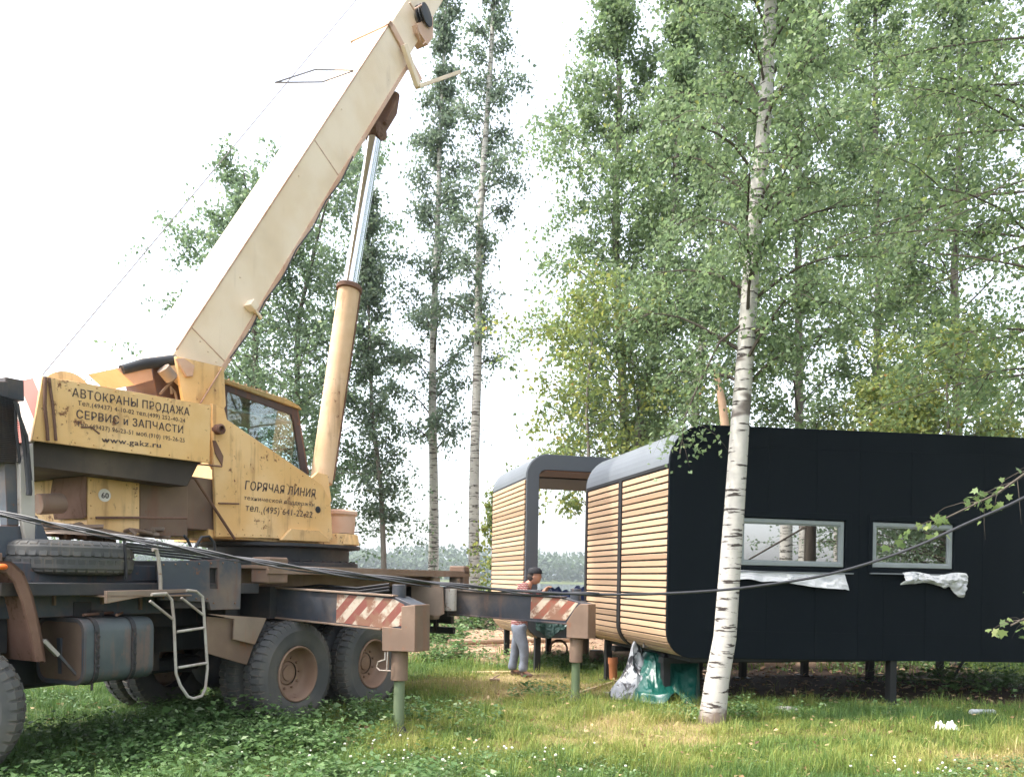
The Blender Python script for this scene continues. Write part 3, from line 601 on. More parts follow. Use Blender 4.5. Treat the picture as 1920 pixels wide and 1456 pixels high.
# mud flaps and guards
tplate('mud_flap', M['tan'], -.10, [(388, 1150), (500, 1158), (478, 1208), (438, 1198), (440, 1160)], .02)
tplate('mud_flap', M['brown'], -.16, [(388, 1155), (440, 1160), (438, 1198), (476, 1208), (463, 1246), (388, 1224)], .02)
q = [T.U(x, y, 2.45) for x, y in ((771, 1098), (830, 1100), (832, 1150), (822, 1155), (808, 1152), (792, 1155), (784, 1150), (771, 1118))]
MB().prism(q, (0, .02, 0)).build('mud_flap', M['tan'], CR, T, .003)
m = MB()
for x0, y0, x1, y1 in ((778, 1152, 846, 1169), (780, 1172, 849, 1188)):
    a, c = T.U(x0, y0, 3.62), T.U(x1, y1, 3.62); m.box((a.x-1.4, 3.62, c.z), (c.x, 3.70, a.z))
a = T.U(812, 1168, 3.6); m.box((a.x, 3.6, a.z-.1), (a.x+.05, 3.68, a.z+.1)); m.build('underrun_bar', M['dark'], CR, T, .006)
prof = [(-12, 1050), (22, 1052), (45, 1072), (62, 1115), (76, 1175), (86, 1238)]
o_ = [T.V(x, y, -.02) for x, y in prof]; i_ = [T.V(x, y, -.02) for x, y in [(-12, 1070), (12, 1072), (28, 1090), (44, 1130), (58, 1185), (68, 1240)]]
m = MB().prism(o_+i_[::-1], (-.03, 0, 0))
for a, c in zip(o_, o_[1:]): m.prism([a, c, c*.98+Vector(c)*.0+(Vector((a.x, a.y, a.z))-Vector(a))+c*.02, Vector(c)+Vector((-.55, 0, 0)), Vector(a)+Vector((-.55, 0, 0))], (0, -.015, -.012))
mg = m.build('mudguard', M['rustred'], CR, T, .004)
a = T.V(4, 1062, .0); MB().ball(a, .028, 12, 8, (1, 1.4, .8)).build('turn_signal', simple('orange_lens', (.7,.14,.02), .3), mg, T)
m = MB().bar(T.V(80, 1200, -.1), T.V(108, 1228, -.1), .04, .03); m.build('mudguard_stay', M['strut'], CR, T, .003)
MB().box((-.9, -3.75, .75), (-.35, -3.0, 1.3)).box((-.62,-3.0,.95),(-.4,-2.78,1.3)).build('wheel_housing', M['dark'], CR, T, .01)
# fuel tank
TKV = -.06
a, c = T.V(160, 1160, TKV), T.V(287, 1277, TKV); u0, u1 = a.y, c.y; z1, z0 = T.V(225, 1158, TKV).z, T.V(225, 1277, TKV).z
wd = .60
def rrect(v0, v1, z0, z1, r, u, n=6):
    q = []
    for cx, cz, s in ((v1-r, z1-r, 0), (v0+r, z1-r, 90), (v0+r, z0+r, 180), (v1-r, z0+r, 270)):
        for k in range(n+1): t = R(s+90*k/n); q.append(Vector((cx+math.cos(t)*r, u, cz+math.sin(t)*r)))
    return q
m = MB().prism(rrect(TKV-wd, TKV, z0, z1, .11, u0), (0, u1-u0, 0)); tank = m.build('fuel_tank', M['olive'], CR, T, .012)
m = MB().prism(rrect(TKV-wd-.006, TKV+.006, z0-.006, z1+.006, .115, u0-.012), (0, .02, 0), [rrect(TKV-wd+.025, TKV-.025, z0+.025, z1-.025, .09, u0-.012)])
m.build('tank_flange', M['grey'], tank, T)
MB().prism(rrect(TKV-wd+.03, TKV-.03, z0+.03, z1-.03, .09, u0-.006), (0, .005, 0)).build('tank_end', M['brown'], tank, T)
for x in (181, 250):
    uu = T.V(x, 1200, TKV).y
    m = MB().prism(rrect(TKV-wd-.012, TKV+.012, z0-.012, z1+.012, .12, uu-.02), (0, .04, 0), [rrect(TKV-wd-.002, TKV+.002, z0-.002, z1+.002, .111, uu-.02)])
    for k in range(9): zz = z0+.10+(z1-z0-.2)*k/8; m.ball((TKV+.014, uu+(.012 if k % 2 else -.012), zz), .012, 6, 4, (.6, 1, 1.4))
    m.tube([(TKV-.05, uu, z0-.05), (TKV-.05, uu, z0+.02)], .01).build('tank_strap', M['dark'], tank, T)
MB().lathe([(.055, 0), (.06, .015), (.06, .045), (.05, .055), (0, .056)], (TKV-.25, (u0+u1)/2-.05, z1), (0, 0, 1), 16).build('filler_cap', M['dark'], tank, T)
m = MB().tube([(TKV-.1-.1*k, u0+.05+.2*k, z1+.03) for k in range(4)]+[(TKV-.2, u0+.45, z1+.02), (TKV-.03, u0+.3, z1+.025)], .012); m.build('tank_pipe', M['rustred'], tank, T)
m = MB().bar(T.V(113, 1195, TKV-.3), T.V(116, 1265, TKV-.3), .05, .03).bar(T.V(84, 1198, TKV-.1), T.V(150, 1272, TKV-.1), .02, .02); m.build('tank_bracket', M['grey'], CR, T)
# ladder
def tl(x, y): return T.V(x, y, .06)
m = MB().tube([tl(*p) for p in ((284, 1114), (312, 1112), (322, 1124), (326, 1160), (330, 1262), (338, 1284), (352, 1305), (362, 1309), (378, 1304), (385, 1290), (389, 1252), (383, 1160), (380, 1118), (368, 1108), (350, 1106))], .0135, 8)
m.tube([tl(331, 1184), tl(384, 1176)], .0125).tube([tl(334, 1251), tl(388, 1242)], .0125).tube([tl(281, 1126), tl(324, 1160)], .012).tube([tl(340, 1120), tl(381, 1152)], .012)
m.build('ladder', M['strut'], CR, T)
m = MB().tube([T.V(x, y, -.05) for x, y in ((286, 1030), (293, 1030), (297, 1045), (301, 1085), (301, 1108))], .017); m.build('grab_handle', M['strut'], CR, T)
m = MB().tube([T.V(x, y, -.15) for x, y in ((233, 1012), (235, 1042), (237, 1085))], .013)
for p in (((345, 1003), (352, 1012), (360, 1030)), ((366, 1026), (378, 1006), (392, 1005), (402, 1018), (403, 1032))): m.tube([T.V(x, y, -.3) for x, y in p], .014)
for k in range(4): m.tube([T.V(x, y+k*5, -.12-.05*k) for x, y in ((236, 1018), (300, 1026), (350, 1031), (420, 1040))], .011)
m.build('hose', M['cable'], CR, T)
# rack between cab and crane: filter grille, mast, cables
rk = -.55
def trk(*pts): return [T.V(x, y, rk) for x, y in pts]
m = MB(); q = trk((-20, 735), (30, 750), (31, 868), (-20, 866)); m.prism(q, (-.35, 0, 0)); n = 34
for k in range(n):
    f = (k+.5)/n; a = q[0].lerp(q[3], f); c = q[1].lerp(q[2], f); m.bar(a+Vector((.02, 0, 0)), c+Vector((.02, 0, 0)), .03, .006)
m.build('cooler_grille', M['dark'], CR, T)
m = MB().prism(trk((10, 706), (45, 713), (46, 752), (10, 745)), (-.25, 0, 0)).prism([p+Vector((.03, 0, 0)) for p in trk((-15, 715), (12, 715), (12, 745), (-15, 742))], (-.25, 0, 0)); m.build('cooler_cap', M['beam'], CR, T, .006)
m = MB().prism([p+Vector((.05, 0, 0)) for p in trk((30, 868), (55, 830), (60, 975), (85, 1060), (50, 1060), (32, 960))], (-.05, 0, 0)); m.build('mast', M['strut'], CR, T, .006)
m = MB().prism(trk((8, 866), (30, 868), (36, 985), (14, 985)), (-.1, 0, 0)).prism([p+Vector((.06, 0, 0)) for p in trk((60, 965), (72, 985), (103, 1060), (56, 1060))], (-.03, 0, 0)).prism(trk((-20, 985), (60, 985), (60, 1045), (-20, 1045)), (-.3, 0, 0)); m.build('mast_foot', M['grey'], CR, T, .006)
MB().box((-.5, -3.6, 1.56), (-.28, -2.9, 1.72)).build('bracket_plate', M['brown'], CR, T, .005)
m = MB()
for k, (a, c) in enumerate((((27, 752), (58, 900)), ((30, 755), (50, 880)), ((33, 756), (47, 860)), ((29, 752), (38, 870)))):
    mid = ((a[0]+c[0])/2+8-4*k, (a[1]+c[1])/2-8); m.tube([T.V(x, y, rk+.10-.02*k) for x, y in (a, mid, c)], .011)
m.tube([T.V(x, y, rk+.1) for x, y in ((50, 855), (55, 920), (54, 928))], .022).build('mast_cable', M['cable'], CR, T)
# spare tyre lying on the rack
L = T.M @ Matrix.Translation((-.66, -2.18, 1.925-.085)) @ Matrix.Rotation(R(-90), 4, 'Y') @ Matrix.Rotation(.6, 4, 'X')
sp = link('spare_wheel', HU, M['rim'], CR, L); link('tyre', tyre_mesh(.554).mesh('tyre'), M['tyre'], sp, L, smooth=30); link('rim', RI, M['rim'], sp, L)
# outriggers
def outrigger(u, pts, stripe, mat, base, top, sleeve, worn):
    q = [T.U(x, y, u) for x, y in pts]; q[0].x -= .5; q[-1].x -= .5; th = .24
    m = MB().prism(q, (0, th, 0)); m.box((q[0].x, u-.03, q[-1].z-.012), (q[4].x+.02, u+.02, q[-1].z+.008)) if False else m
    o = m.build('outrigger', mat, CR, T, .006)
    s = [T.U(x, y, u-.004) for x, y in stripe]; MB().prism(s, (0, .003, 0)).build('hazard_panel', worn, o, T, smooth=0)
    h = [T.U(x, y, u-.012) for x, y in top]; MB().prism(h, (0, th+.024, 0)).build('jack_housing', M['brown'], o, T, .008)
    c = T.loc(gnd(*base)); vv, uu = c.x, u+th/2; zt = h[0].z
    zs = sleeve
    MB().tube([(vv, uu, h[-1].z+.02), (vv, uu, zs)], .085, 16).build('jack_sleeve', M['brown'], o, T, .006)
    MB().tube([(vv, uu, zs+.02), (vv, uu, .02)], .055, 18).build('jack_rod', M['greenrod'], o, T)
    MB().lathe([(.13, -.03), (.13, .02), (.09, .045), (.06, .10)], (vv, uu, 0), (0, 0, 1), 20).build('jack_foot', M['dark'], o, T, .004)
    MB().tube([(vv-.02, uu, q[1].z-.06), (vv-.02, uu, q[1].z+.12)], .07, 16).build('jack_cylinder', M['beam'], o, T, .006)
    f = MB().bar((q[0].x, u+.02, q[0].z+.008), (q[1].x, u+.02, q[1].z+.008), .09, .018).bar((q[-1].x, u+.02, q[-1].z-.006), (q[-2].x, u+.02, q[-2].z-.006), .09, .018)
    f.build('beam_flange', M['tan'] if worn == M['stripe'] else M['beam'], o, T, .003); return o
o1 = outrigger(0.0, [(450, 1095), (740, 1118), (778, 1135), (778, 1180), (716, 1178), (450, 1145)], [(632, 1113), (738, 1122), (758, 1133), (756, 1172), (720, 1177), (630, 1166)], M['beam'], (745, 1380), [(716, 1174), (752, 1178), (752, 1136), (778, 1133), (778, 1222), (716, 1220)], .56, M['stripe'])
o2 = outrigger(3.05, [(850, 1105), (1060, 1120), (1103, 1133), (1103, 1172), (1062, 1168), (850, 1148)], [(996, 1118), (1050, 1121), (1084, 1130), (1060, 1163), (994, 1158)], M['beam'], (1080, 1315), [(1062, 1166), (1078, 1140), (1088, 1131), (1103, 1132), (1103, 1197), (1062, 1195)], .52, M['stripe_worn'])
m = MB().tube([T.U(x, y, -.03) for x, y in ((722, 1222), (722, 1236), (709, 1240), (706, 1250), (712, 1256), (733, 1257))], .007).tube([T.U(x, y, -.03) for x, y in ((727, 1222), (725, 1256))], .006); m.build('locking_pin', M['strut'], o1, T)

# ------------------------------------------------------------------ slewing upper works (frame S: u along the boom, v toward the near side)
m = MB().lathe([(.95, 1.69), (.95, 1.74), (.84, 1.76), (.84, 1.90), (.98, 1.92), (.98, 1.955), (.5, 1.96)], (0, 0, 0), (0, 0, 1), 56)
for k in range(40): a = 2*math.pi*k/40; m.lathe([(.016, 1.74), (.016, 1.765), (.0, 1.766)], (math.cos(a)*.90, math.sin(a)*.90, 0), (0, 0, 1), 6)
m.build('turntable', M['dark'], CR, S)
SP = .52
side_px = [(398, 756), (421, 765), (426, 786), (604, 908), (620, 940), (624, 1012), (405, 1006)]
PLATE = MB().prism([S.V(x, y, SP) for x, y in side_px], (-.04, 0, 0)).build('side_plate', M['yellow'], CR, S, .006)
q = [S.V(x, y, SP) for x, y in ((405, 930), (612, 925), (620, 940), (624, 1012), (405, 1006))]; MB().prism([Vector((-SP+.04, p.y, p.z)) for p in q], (-.04, 0, 0)).build('side_plate', M['yellow'], CR, S, .006)
m = MB().box((-.47, -1.4, 1.97), (.47, .2, 2.06)); a = S.V(470, 800, .4)
m.build('platform_floor', M['yellow'], CR, S, .006)
# details on the side plate
m = MB().prism([S.V(x, y, SP+.05) for x, y in ((528, 1012), (546, 991), (600, 995), (622, 1016))], (-.05, 0, 0)); m.build('plate_skirt', M['yellow'], PLATE, S, .006)
c = S.V(596, 955, SP); MB().lathe([(.042, -.01), (.042, .005), (.034, .008), (0, .006)], c, (1, 0, 0), 20).build('lifting_eye', M['dark'], PLATE, S)
c = S.V(407, 805, SP); MB().lathe([(.055, -.02), (.055, .07), (.035, .08), (.03, .04), (.0, .04)], c, (1, 0, 0), 18).build('pivot_boss', M['rustred'], PLATE, S)
m = MB().tube([S.V(x, y, SP+.05) for x, y in ((352, 893), (366, 897), (440, 1010))], .016).tube([S.V(x, y, SP+.03) for x, y in ((362, 869), (416, 874))], .009).tube([S.V(x, y, SP+.03) for x, y in ((410, 943), (448, 944))], .009)
m.build('plate_pipe', M['rustred'], PLATE, S)
m = MB().prism([S.V(x, y, SP+.012) for x, y in ((399, 825), (405, 826), (419, 855), (417, 873), (404, 850))], (-.01, 0, 0)); m.build('worn_patch', M['rustred'], PLATE, S)
# front drum and its seat
a = S.V(640, 1000, .22); r = 27*a.y and .19
m = MB().lathe([(.12, a.z-.02), (.165, a.z), (.175, a.z+.10), (.18, a.z+.22), (.205, a.z+.25), (.205, a.z+.285), (.17, a.z+.31), (0, a.z+.315)], (a.x, a.y, 0), (0, 0, 1), 28); m.build('slew_gearbox', M['pink'], CR, S)
m = MB().box((-.05, a.y-.25, 1.97), (.40, a.y+.10, a.z-.01)).lathe([(.24, 1.99), (.21, a.z-.01)], (a.x, a.y, 0), (0, 0, 1), 20); m.build('gearbox_seat', M['yellow'], CR, S, .01)
# yoke and its rear plate
q = [S.V(x, y, .44) for x, y in ((330, 667), (420, 688), (424, 760), (402, 800), (400, 880), (345, 760), (337, 715))]
for v in (.44, -.40): MB().prism([Vector((v, p.y, p.z)) for p in q], (-.04, 0, 0)).build('boom_yoke', M['yellow'], CR, S, .006)
m = MB().bar(S.V(416, 690, .46), S.V(372, 762, .46), .02, .012).prism([S.V(x, y, .47) for x, y in ((331, 672), (345, 671), (365, 685), (362, 705), (350, 706))], (-.03, 0, 0)); m.build('yoke_rib', M['pink'], CR, S, .003)
# winch housing with lettering
WV = .90
pan = [(80, 705), (108, 702), (128, 698), (148, 704), (158, 715), (396, 760), (393, 868), (330, 862), (60, 825), (70, 762)]
pan = [(80, 705), (158, 718), (396, 760), (393, 868), (60, 825)]
q = [S.V(x, y, WV) for x, y in pan]; m = MB().prism(q, (-.03, 0, 0)); WC = m.build('winch_housing', M['yellow'], CR, S, .006)
u0, u1 = q[-1].y, q[2].y
MB().box((-.85, u0+.12, 2.72), (WV-.035, u1, 3.12)).build('winch_drum_case', M['yellow'], WC, S, .01)
a = S.V(128, 697, .80); m = MB().lathe([(.24, -.02), (.24, .01), (.20, .02)], (.80, a.y, a.z-.24), (1, 0, 0), 30); m.build('drum_flange', M['yellow'], WC, S)
tq = [S.V(x, y, WV) for x, y in ((80, 703), (60, 826))]
m = MB().prism([Vector((WV-.035, tq[0].y+.01, tq[0].z)), Vector((WV-.035, tq[1].y+.01, tq[1].z)), Vector((-.86, tq[1].y+.01, tq[1].z)), Vector((-.86, tq[0].y+.01, tq[0].z))], (0, .03, 0)); m.build('tail_plate', M['stripe_tail'], WC, S, .004)
m = MB().tube([S.V(x, y, WV+.02) for x, y in ((85, 706), (84, 760), (88, 800), (90, 826))], .014).tube([S.V(x, y, WV+.02) for x, y in ((92, 708), (100, 770), (105, 826))], .012); m.build('edge_pipe', M['rustred'], WC, S)
m = MB().prism([S.V(x, y, WV+.006) for x, y in ((152, 799), (172, 799), (188, 812), (186, 814), (171, 802), (152, 802))], (-.004, 0, 0)); m.build('dent_scratch', M['rustred'], WC, S, smooth=0)
q = [S.V(x, y, .80) for x, y in ((57, 820), (395, 862), (372, 870), (352, 911), (57, 873))]
MB().prism(q, (-1.6, 0, 0)).build('tail_frame', weathered('tail_brown_shaded', (.05,.04,.034), (.11,.085,.062), .62, (.05,.04,.035), .7), CR, S, .01)  # brown paint darkened so its colour holds the underside's shade
MB().box((-.8, -2.0, 2.05), (.45, -1.2, 2.6)).build('rear_frame', M['brown'], CR, S, .01)
q = [S.V(x, y, .58) for x, y in ((164, 893), (262, 905), (262, 1003), (164, 1000))]
m = MB().prism(q, (-1.1, 0, 0)); LB = m.build('counterweight_box', M['yellow'], CR, S, .008)
q = [S.V(x, y, .50) for x, y in ((262, 900), (352, 908), (352, 1005), (262, 1003))]; MB().prism(q, (-.9, 0, 0)).build('counterweight_recess', M['brown'], CR, S, .006)
m = MB().tube([S.V(x, y, .61) for x, y in ((180, 970), (260, 970), (350, 971))], .012); m.build('box_rail', M['rustred'], LB, S)
q = [S.V(x, y, .60) for x, y in ((155, 892), (163, 892), (162, 968), (158, 972), (149, 930))]; MB().prism(q, (-.5, 0, 0)).build('box_end_plate', M['rustred'], LB, S, .006)
c = S.V(196, 928, .586); sg = MB().lathe([(.058, -.004), (.06, .001), (0, .002)], c, (1, 0, 0), 28).build('speed_sign', simple('sign_white', (.72,.68,.62), .5), LB, S)
# sacking and rope ends piled on the tail deck
m = MB()
g2 = np.random.default_rng(4)
for k in range(16):
    a = T.V(150+g2.uniform(-45, 110), 995+g2.uniform(-12, 12), -1.0); m.tube([a+Vector((g2.normal(0, .12), g2.normal(0, .2), g2.normal(0, .02))) for _ in range(5)], .02, 6)
m.build('rope_pile', M['tan'], CR, T)
a = T.V(160, 1000, -1.0); MB().grid(lambda s, t: a+Vector(((t-.5)*.7, (s-.5)*1.0, .10*math.sin(math.pi*s)*math.sin(math.pi*t)*(1+.5*math.sin(9*s)*math.cos(7*t))-.03)), 20, 14).build('sacking', M['tan'], CR, T, smooth=60)
a = T.V(70, 945, -.9); MB().tube([a, a+Vector((.0, .22, .03))], .09, 14).build('fender_roller', M['brown'], CR, T, .01)
# cab
CV, CF = -.40, -1.32
ring = [(417, 716), (557, 766), (577, 885), (590, 1000), (420, 1000)]; hole = [(428, 734), (546, 777), (551, 790), (567, 890), (575, 940), (430, 860), (426, 745)]
rg = [S.V(x, y, CV) for x, y in ring]; hl = [S.V(x, y, CV) for x, y in hole]
CAB = MB().prism([rg[0], rg[1], rg[2], rg[3], rg[4]], (-.045, 0, 0), [hl]).build('operator_cab', M['joint'] if False else weathered('cab_frame', (.06,.045,.05), (.09,.07,.07), .6), CR, S, .01)
m = MB().prism([Vector((CF, p.y, p.z)) for p in rg], (.045, 0, 0), [[Vector((CF, p.y, p.z)) for p in hl]])
f0, f1 = rg[1], rg[2]
for v in (CV-.03, CF+.03): m.bar((v, f0.y, f0.z), (v, f1.y, f1.z), .05, .05)
m.bar((CV, f1.y, f1.z), (CF, f1.y, f1.z), .05, .05)
m.build('cab_frame', M['rustred'], CAB, S, .006); MB().box((CF, rg[0].y, rg[4].z), (CV-.05, rg[0].y+.04, 3.0)).build('cab_rear_panel', M['yellow'], CAB, S, .006)
m = MB().prism([Vector((CV+.04, rg[0].y-.05, rg[0].z-.01)), Vector((CV+.04, f0.y+.06, f0.z-.01)), Vector((CV+.04, f0.y-.0, f0.z+.035)), Vector((CV+.04, f0.y-.22, f0.z+.085)), Vector((CV+.04, rg[0].y, rg[0].z+.035))], (CF-CV-.08, 0, 0)); roof = m.build('cab_roof', weathered('mossy_roof', (.45,.31,.13), (.30,.25,.12), .56, (.12,.10,.05)), CAB, S, .008)
g2 = np.random.default_rng(9); nn = 900; t_ = g2.random(nn); P = np.stack([g2.uniform(CF, CV+.04, nn), rg[0].y+(f0.y-.15-rg[0].y)*t_, rg[0].z+.04+(f0.z+.085-rg[0].z-.035)*t_], -1)
link('roof_litter', leaf_mesh('roof_litter', P, g2.normal(0, 1, (nn, 3)), g2.normal(0, 1, (nn, 3)), np.full(nn, .035), np.full(nn, .022), g2.random(nn)), bpy.data.materials['litter'], roof, S, smooth=0)
for v in (CV-.02, CF+.02): MB().prism([Vector((v, p.y, p.z)) for p in hl], (.004, 0, 0)).build('cab_window', M['cabglass'], CAB, S, smooth=0)
m = MB().prism([Vector((CV-.06, f0.y-.01, f0.z-.04)), Vector((CV-.06, f1.y-.01, f1.z)), Vector((CF+.06, f1.y-.01, f1.z)), Vector((CF+.06, f0.y-.01, f0.z-.04))], (0, .004, 0)); m.build('windscreen', glass('clear_screen', (.85,.9,.9), .01, .01, 0), CAB, S, smooth=0)
m = MB().box((CF+.05, rg[0].y+.05, 3.60), (CV-.06, f0.y-.05, 3.63)); m.build('cab_lining', simple('pale_lining', (.45,.45,.43), .8), CAB, S)
m = MB().box((-1.0, -.45, 2.1), (-.7, .0, 2.6)).box((-1.0, -.5, 2.55), (-.7, -.38, 3.15)); m.build('operator_seat', M['joint'], CAB, S, .03)
m = MB().box((CF+.01, rg[0].y+.01, 1.98), (CV-.05, rg[3].y-.02, 2.35)); m.build('cab_base', M['yellow'], CAB, S, .01)
# boom
A0, A1 = S.V(330, 655, .33), S.V(700, 90, .33); EL = math.atan2(A1.z-A0.z, A1.y-A0.y); e = Vector((0, math.cos(EL), math.sin(EL))); qn = Vector((0, -math.sin(EL), math.cos(EL)))
def bp(s, k, v): return A0+Vector((v-A0.x, 0, 0))+e*s-qn*k
def bbox(m, s0, s1, k0, k1, v0, v1):
    return m.add([bp(s, k, v) for s in (s0, s1) for k in (k0, k1) for v in (v0, v1)], [(0,1,3,2),(4,6,7,5),(0,4,5,1),(2,3,7,6),(0,2,6,4),(1,5,7,3)])
def sk(x, y, v=.33): d = S.V(x, y, v)-bp(0, 0, v); return d.dot(e), -d.dot(qn)
s1 = sk(738, 62)[0]
BO = bbox(MB(), -.25, s1, 0, .545, -.33, .33).build('boom', M['cream'], CR, S, .012)
bbox(MB(), s1-.1, 15.5, .035, .50, -.285, .285).build('boom_extension', M['cream'], BO, S, .012)
m = MB()
for x, y in ((372, 628), (592, 267)):
    s = sk(x, y)[0]; bbox(m, s, s+.012, .0, .545, .325, .336)
bbox(m, .1, s1-.05, .505, .555, .30, .342); bbox(m, .1, s1-.05, .505, .555, -.342, -.30); bbox(m, .0, s1, -.008, .012, .322, .338); m.build('boom_seam', M['pink'], BO, S, .003)
s, k = sk(465, 572); bbox(bbox(MB(), s-.06, s+.03, k-.04, k+.06, .33, .45), s-.015, s+.02, k, .60, .33, .37).build('boom_lug', M['cream'], BO, S, .006)
s, k = sk(722, 70); m = bbox(MB(), s1-.04, s1+.05, -.02, .80, .30, .36); bbox(m, s1+.05, s1+.09, .05, .42, .29, .345); bbox(m, s1-.04, s1+.05, -.02, .04, -.36, .36); bbox(m, s1-.04, s1+.05, .52, .60, -.36, .36); m.build('boom_collar', M['pink'], BO, S, .006)
m = MB().bar(S.V(757, 84, .42), S.V(784, 163, .42), .07, .09).bar(S.V(783, 163, .42), S.V(860, 136, .42), .09, .05); m.build('hook_bracket', M['cream'], BO, S, .006)
a, c = S.V(800, 28, .40), S.V(800, 28, -.1); m = MB()
for k in range(4): m.lathe([(.10, -.012), (.155, -.010), (.155, .010), (.10, .012)], a+e*(.0)+Vector((.0-.05*k, 0, 0)), (1, .15, .1), 24)
m.build('hose_reel', M['dark'], BO, S)
m = MB().prism([S.V(x, y, .38) for x, y in ((782, 45), (812, 30), (812, 70), (802, 85), (786, 60))], (-.2, 0, 0)).tube([S.V(x, y, .42) for x, y in ((781, 52), (788, 76), (793, 84), (800, 76))], .010).tube([S.V(x, y, .42) for x, y in ((768, 5), (776, 18), (790, 10))], .012); m.build('reel_bracket', M['pink'], BO, S)
m = MB().tube([S.V(x, y, .0) for x, y in ((742, 178), (732, 208), (716, 234), (702, 252))], [.06, .10, .10, .09], 14).tube([S.V(x, y, .15) for x, y in ((745, 182), (722, 232))], .03)
m.lathe([(.05, -.12), (.12, -.11), (.12, .11), (.05, .12)], S.V(704, 250, 0), (1, 0, 0), 20); m.build('boom_foot_joint', M['rustred'], BO, S)
m = MB(); pts = [(666, 132), (604, 154), (516, 155), (590, 131)]
for a, c in zip(pts, pts[1:]+pts[:1]): m.tube([S.V(*a, .2), S.V(*c, .2)], .010, 6)
m.build('wire_guide', M['rope'], BO, S)
# rear end of the boom
m = MB().tube([S.V(228, 693, .30), S.V(270, 682, .30), S.V(328, 675, .30)], [.045, .055, .06], 14).tube([S.V(228, 693, -.25), S.V(328, 675, -.25)], .05, 12); m.build('rope_roller', M['dark'], BO, S)
m = MB().prism([S.V(x, y, .30) for x, y in ((218, 690), (284, 688), (288, 712), (252, 722))], (-.5, 0, 0)); m.build('roller_guard', M['pink'], BO, S, .006)
m = MB().prism([S.V(x, y, .25) for x, y in ((285, 684), (328, 674), (344, 750), (294, 742))], (-.5, 0, 0)); m.build('boom_heel', weathered('heel_brown', (.10,.06,.055), (.14,.085,.07), .6), BO, S, .006)
m = MB().tube([S.V(306, 690, .40), S.V(322, 710, .40)], .07, 12).bar(S.V(300, 738, .32), S.V(330, 706, .32), .02, .02).tube([S.V(322, 738, .33), S.V(320, 725, .33), S.V(328, 735, .33), S.V(332, 748, .33)], .015); m.build('heel_fitting', M['tan'], BO, S)
# lift cylinder
c0, c1, c2 = S.V(602, 905, 0), S.V(655, 540, 0), S.V(702, 262, 0)
LC = MB().tube([c0, c1], .145, 28).build('lift_cylinder', weathered('cylinder_orange', (.60,.39,.22), (.70,.50,.32), .63), CR, S)
ax = (c1-c0).normalized()
m = MB().lathe([(.15, -.05), (.175, -.04), (.175, .015), (.16, .03), (.1, .04)], c1, ax, 28); m.build('cylinder_gland', M['rustred'], LC, S)
MB().tube([c1, c2], .098, 28).build('piston_rod', M['chrome'], LC, S)
m = MB().tube([c0+ax*.05+Vector((.10, .12, 0)), c1-ax*.1+Vector((.10, .12, 0)), c1+Vector((.12, .10, 0))], .012).tube([c0+ax*.1+Vector((.12, .02, 0)), c0+ax*.05+Vector((.14, -.05, 0))], .012); m.build('cylinder_pipe', M['rustred'], LC, S)
m = MB()
for v in (.2, -.2): m.prism([S.V(x, y, v) for x, y in ((575, 905), (596, 885), (615, 890), (622, 940), (580, 940))], (-.05, 0, 0))
m.build('cylinder_clevis', M['yellow'], CR, S, .006)
MB().tube([S.V(80, 702, .1), bp(13.5, -.06, .05)], .006, 6).build('hoist_rope', M['rope'], CR, S)

def bolts(parent, fr, v, pts, r=.007, mat='yellow'):
    m = MB()
    for x, y in pts: m.lathe([(r, -.004), (r, .008), (r*.6, .011)], fr.V(x, y, v), (1, 0, 0), 6)
    m.build('bolt', M[mat], parent, fr)
def seg(p, q, n): return [(p[0]+(q[0]-p[0])*k/(n-1), p[1]+(q[1]-p[1])*k/(n-1)) for k in range(n)]
bolts(WC, S, WV, seg((112, 714), (390, 766), 9)+seg((70, 820), (388, 862), 10)); bolts(PLATE, S, SP, seg((412, 1000), (520, 1004), 8)+seg((432, 800), (590, 907), 8)+[(470, 870), (455, 992), (505, 975)], .007)
bolts(LB, S, .58, seg((170, 900), (171, 995), 5)+seg((256, 908), (257, 995), 5)); bolts(BO, S, .331, seg((375, 640), (405, 678), 3)+[(560, 330), (640, 205), (450, 520)], .008, 'cream')
for p in (seg((306, 1058), (440, 1054), 7), seg((306, 1120), (388, 1122), 5), [(400, 1130), (440, 1130)]): bolts(CR, T, -.1, p, .009, 'brown')
m = MB()
for k in range(5): m.tube([T.V(60+90*q, 1090+6*k+5*math.sin(q*1.7+k), -.33+.012*k) for q in range(4)], .009, 6)
m.build('brake_line', M['cable'], CR, T)
m = MB()
for k in range(3): m.tube([T.U(560+x, 1100+6*k-y, .6) for x, y in ((-90, 10), (-30, -4), (40, 4), (110, -2), (170, 6))], .012, 6)
m.build('hydraulic_hose', M['cable'], CR, T)
for x, y in ((100, 1092), (190, 1090), (262, 1100)): MB().bar(T.V(x, y, -.355), T.V(x, y+42, -.355), .05, .02).build('rail_clip', M['brown'], CR, T, .003)
m = MB()
for q in range(4): m.tube([bp(.4+.9*q, .53, .345), bp(.85+.9*q, .565, .35), bp(1.3+.9*q, .53, .345)], .008, 6)
m.build('boom_hose', M['cable'], BO, S)

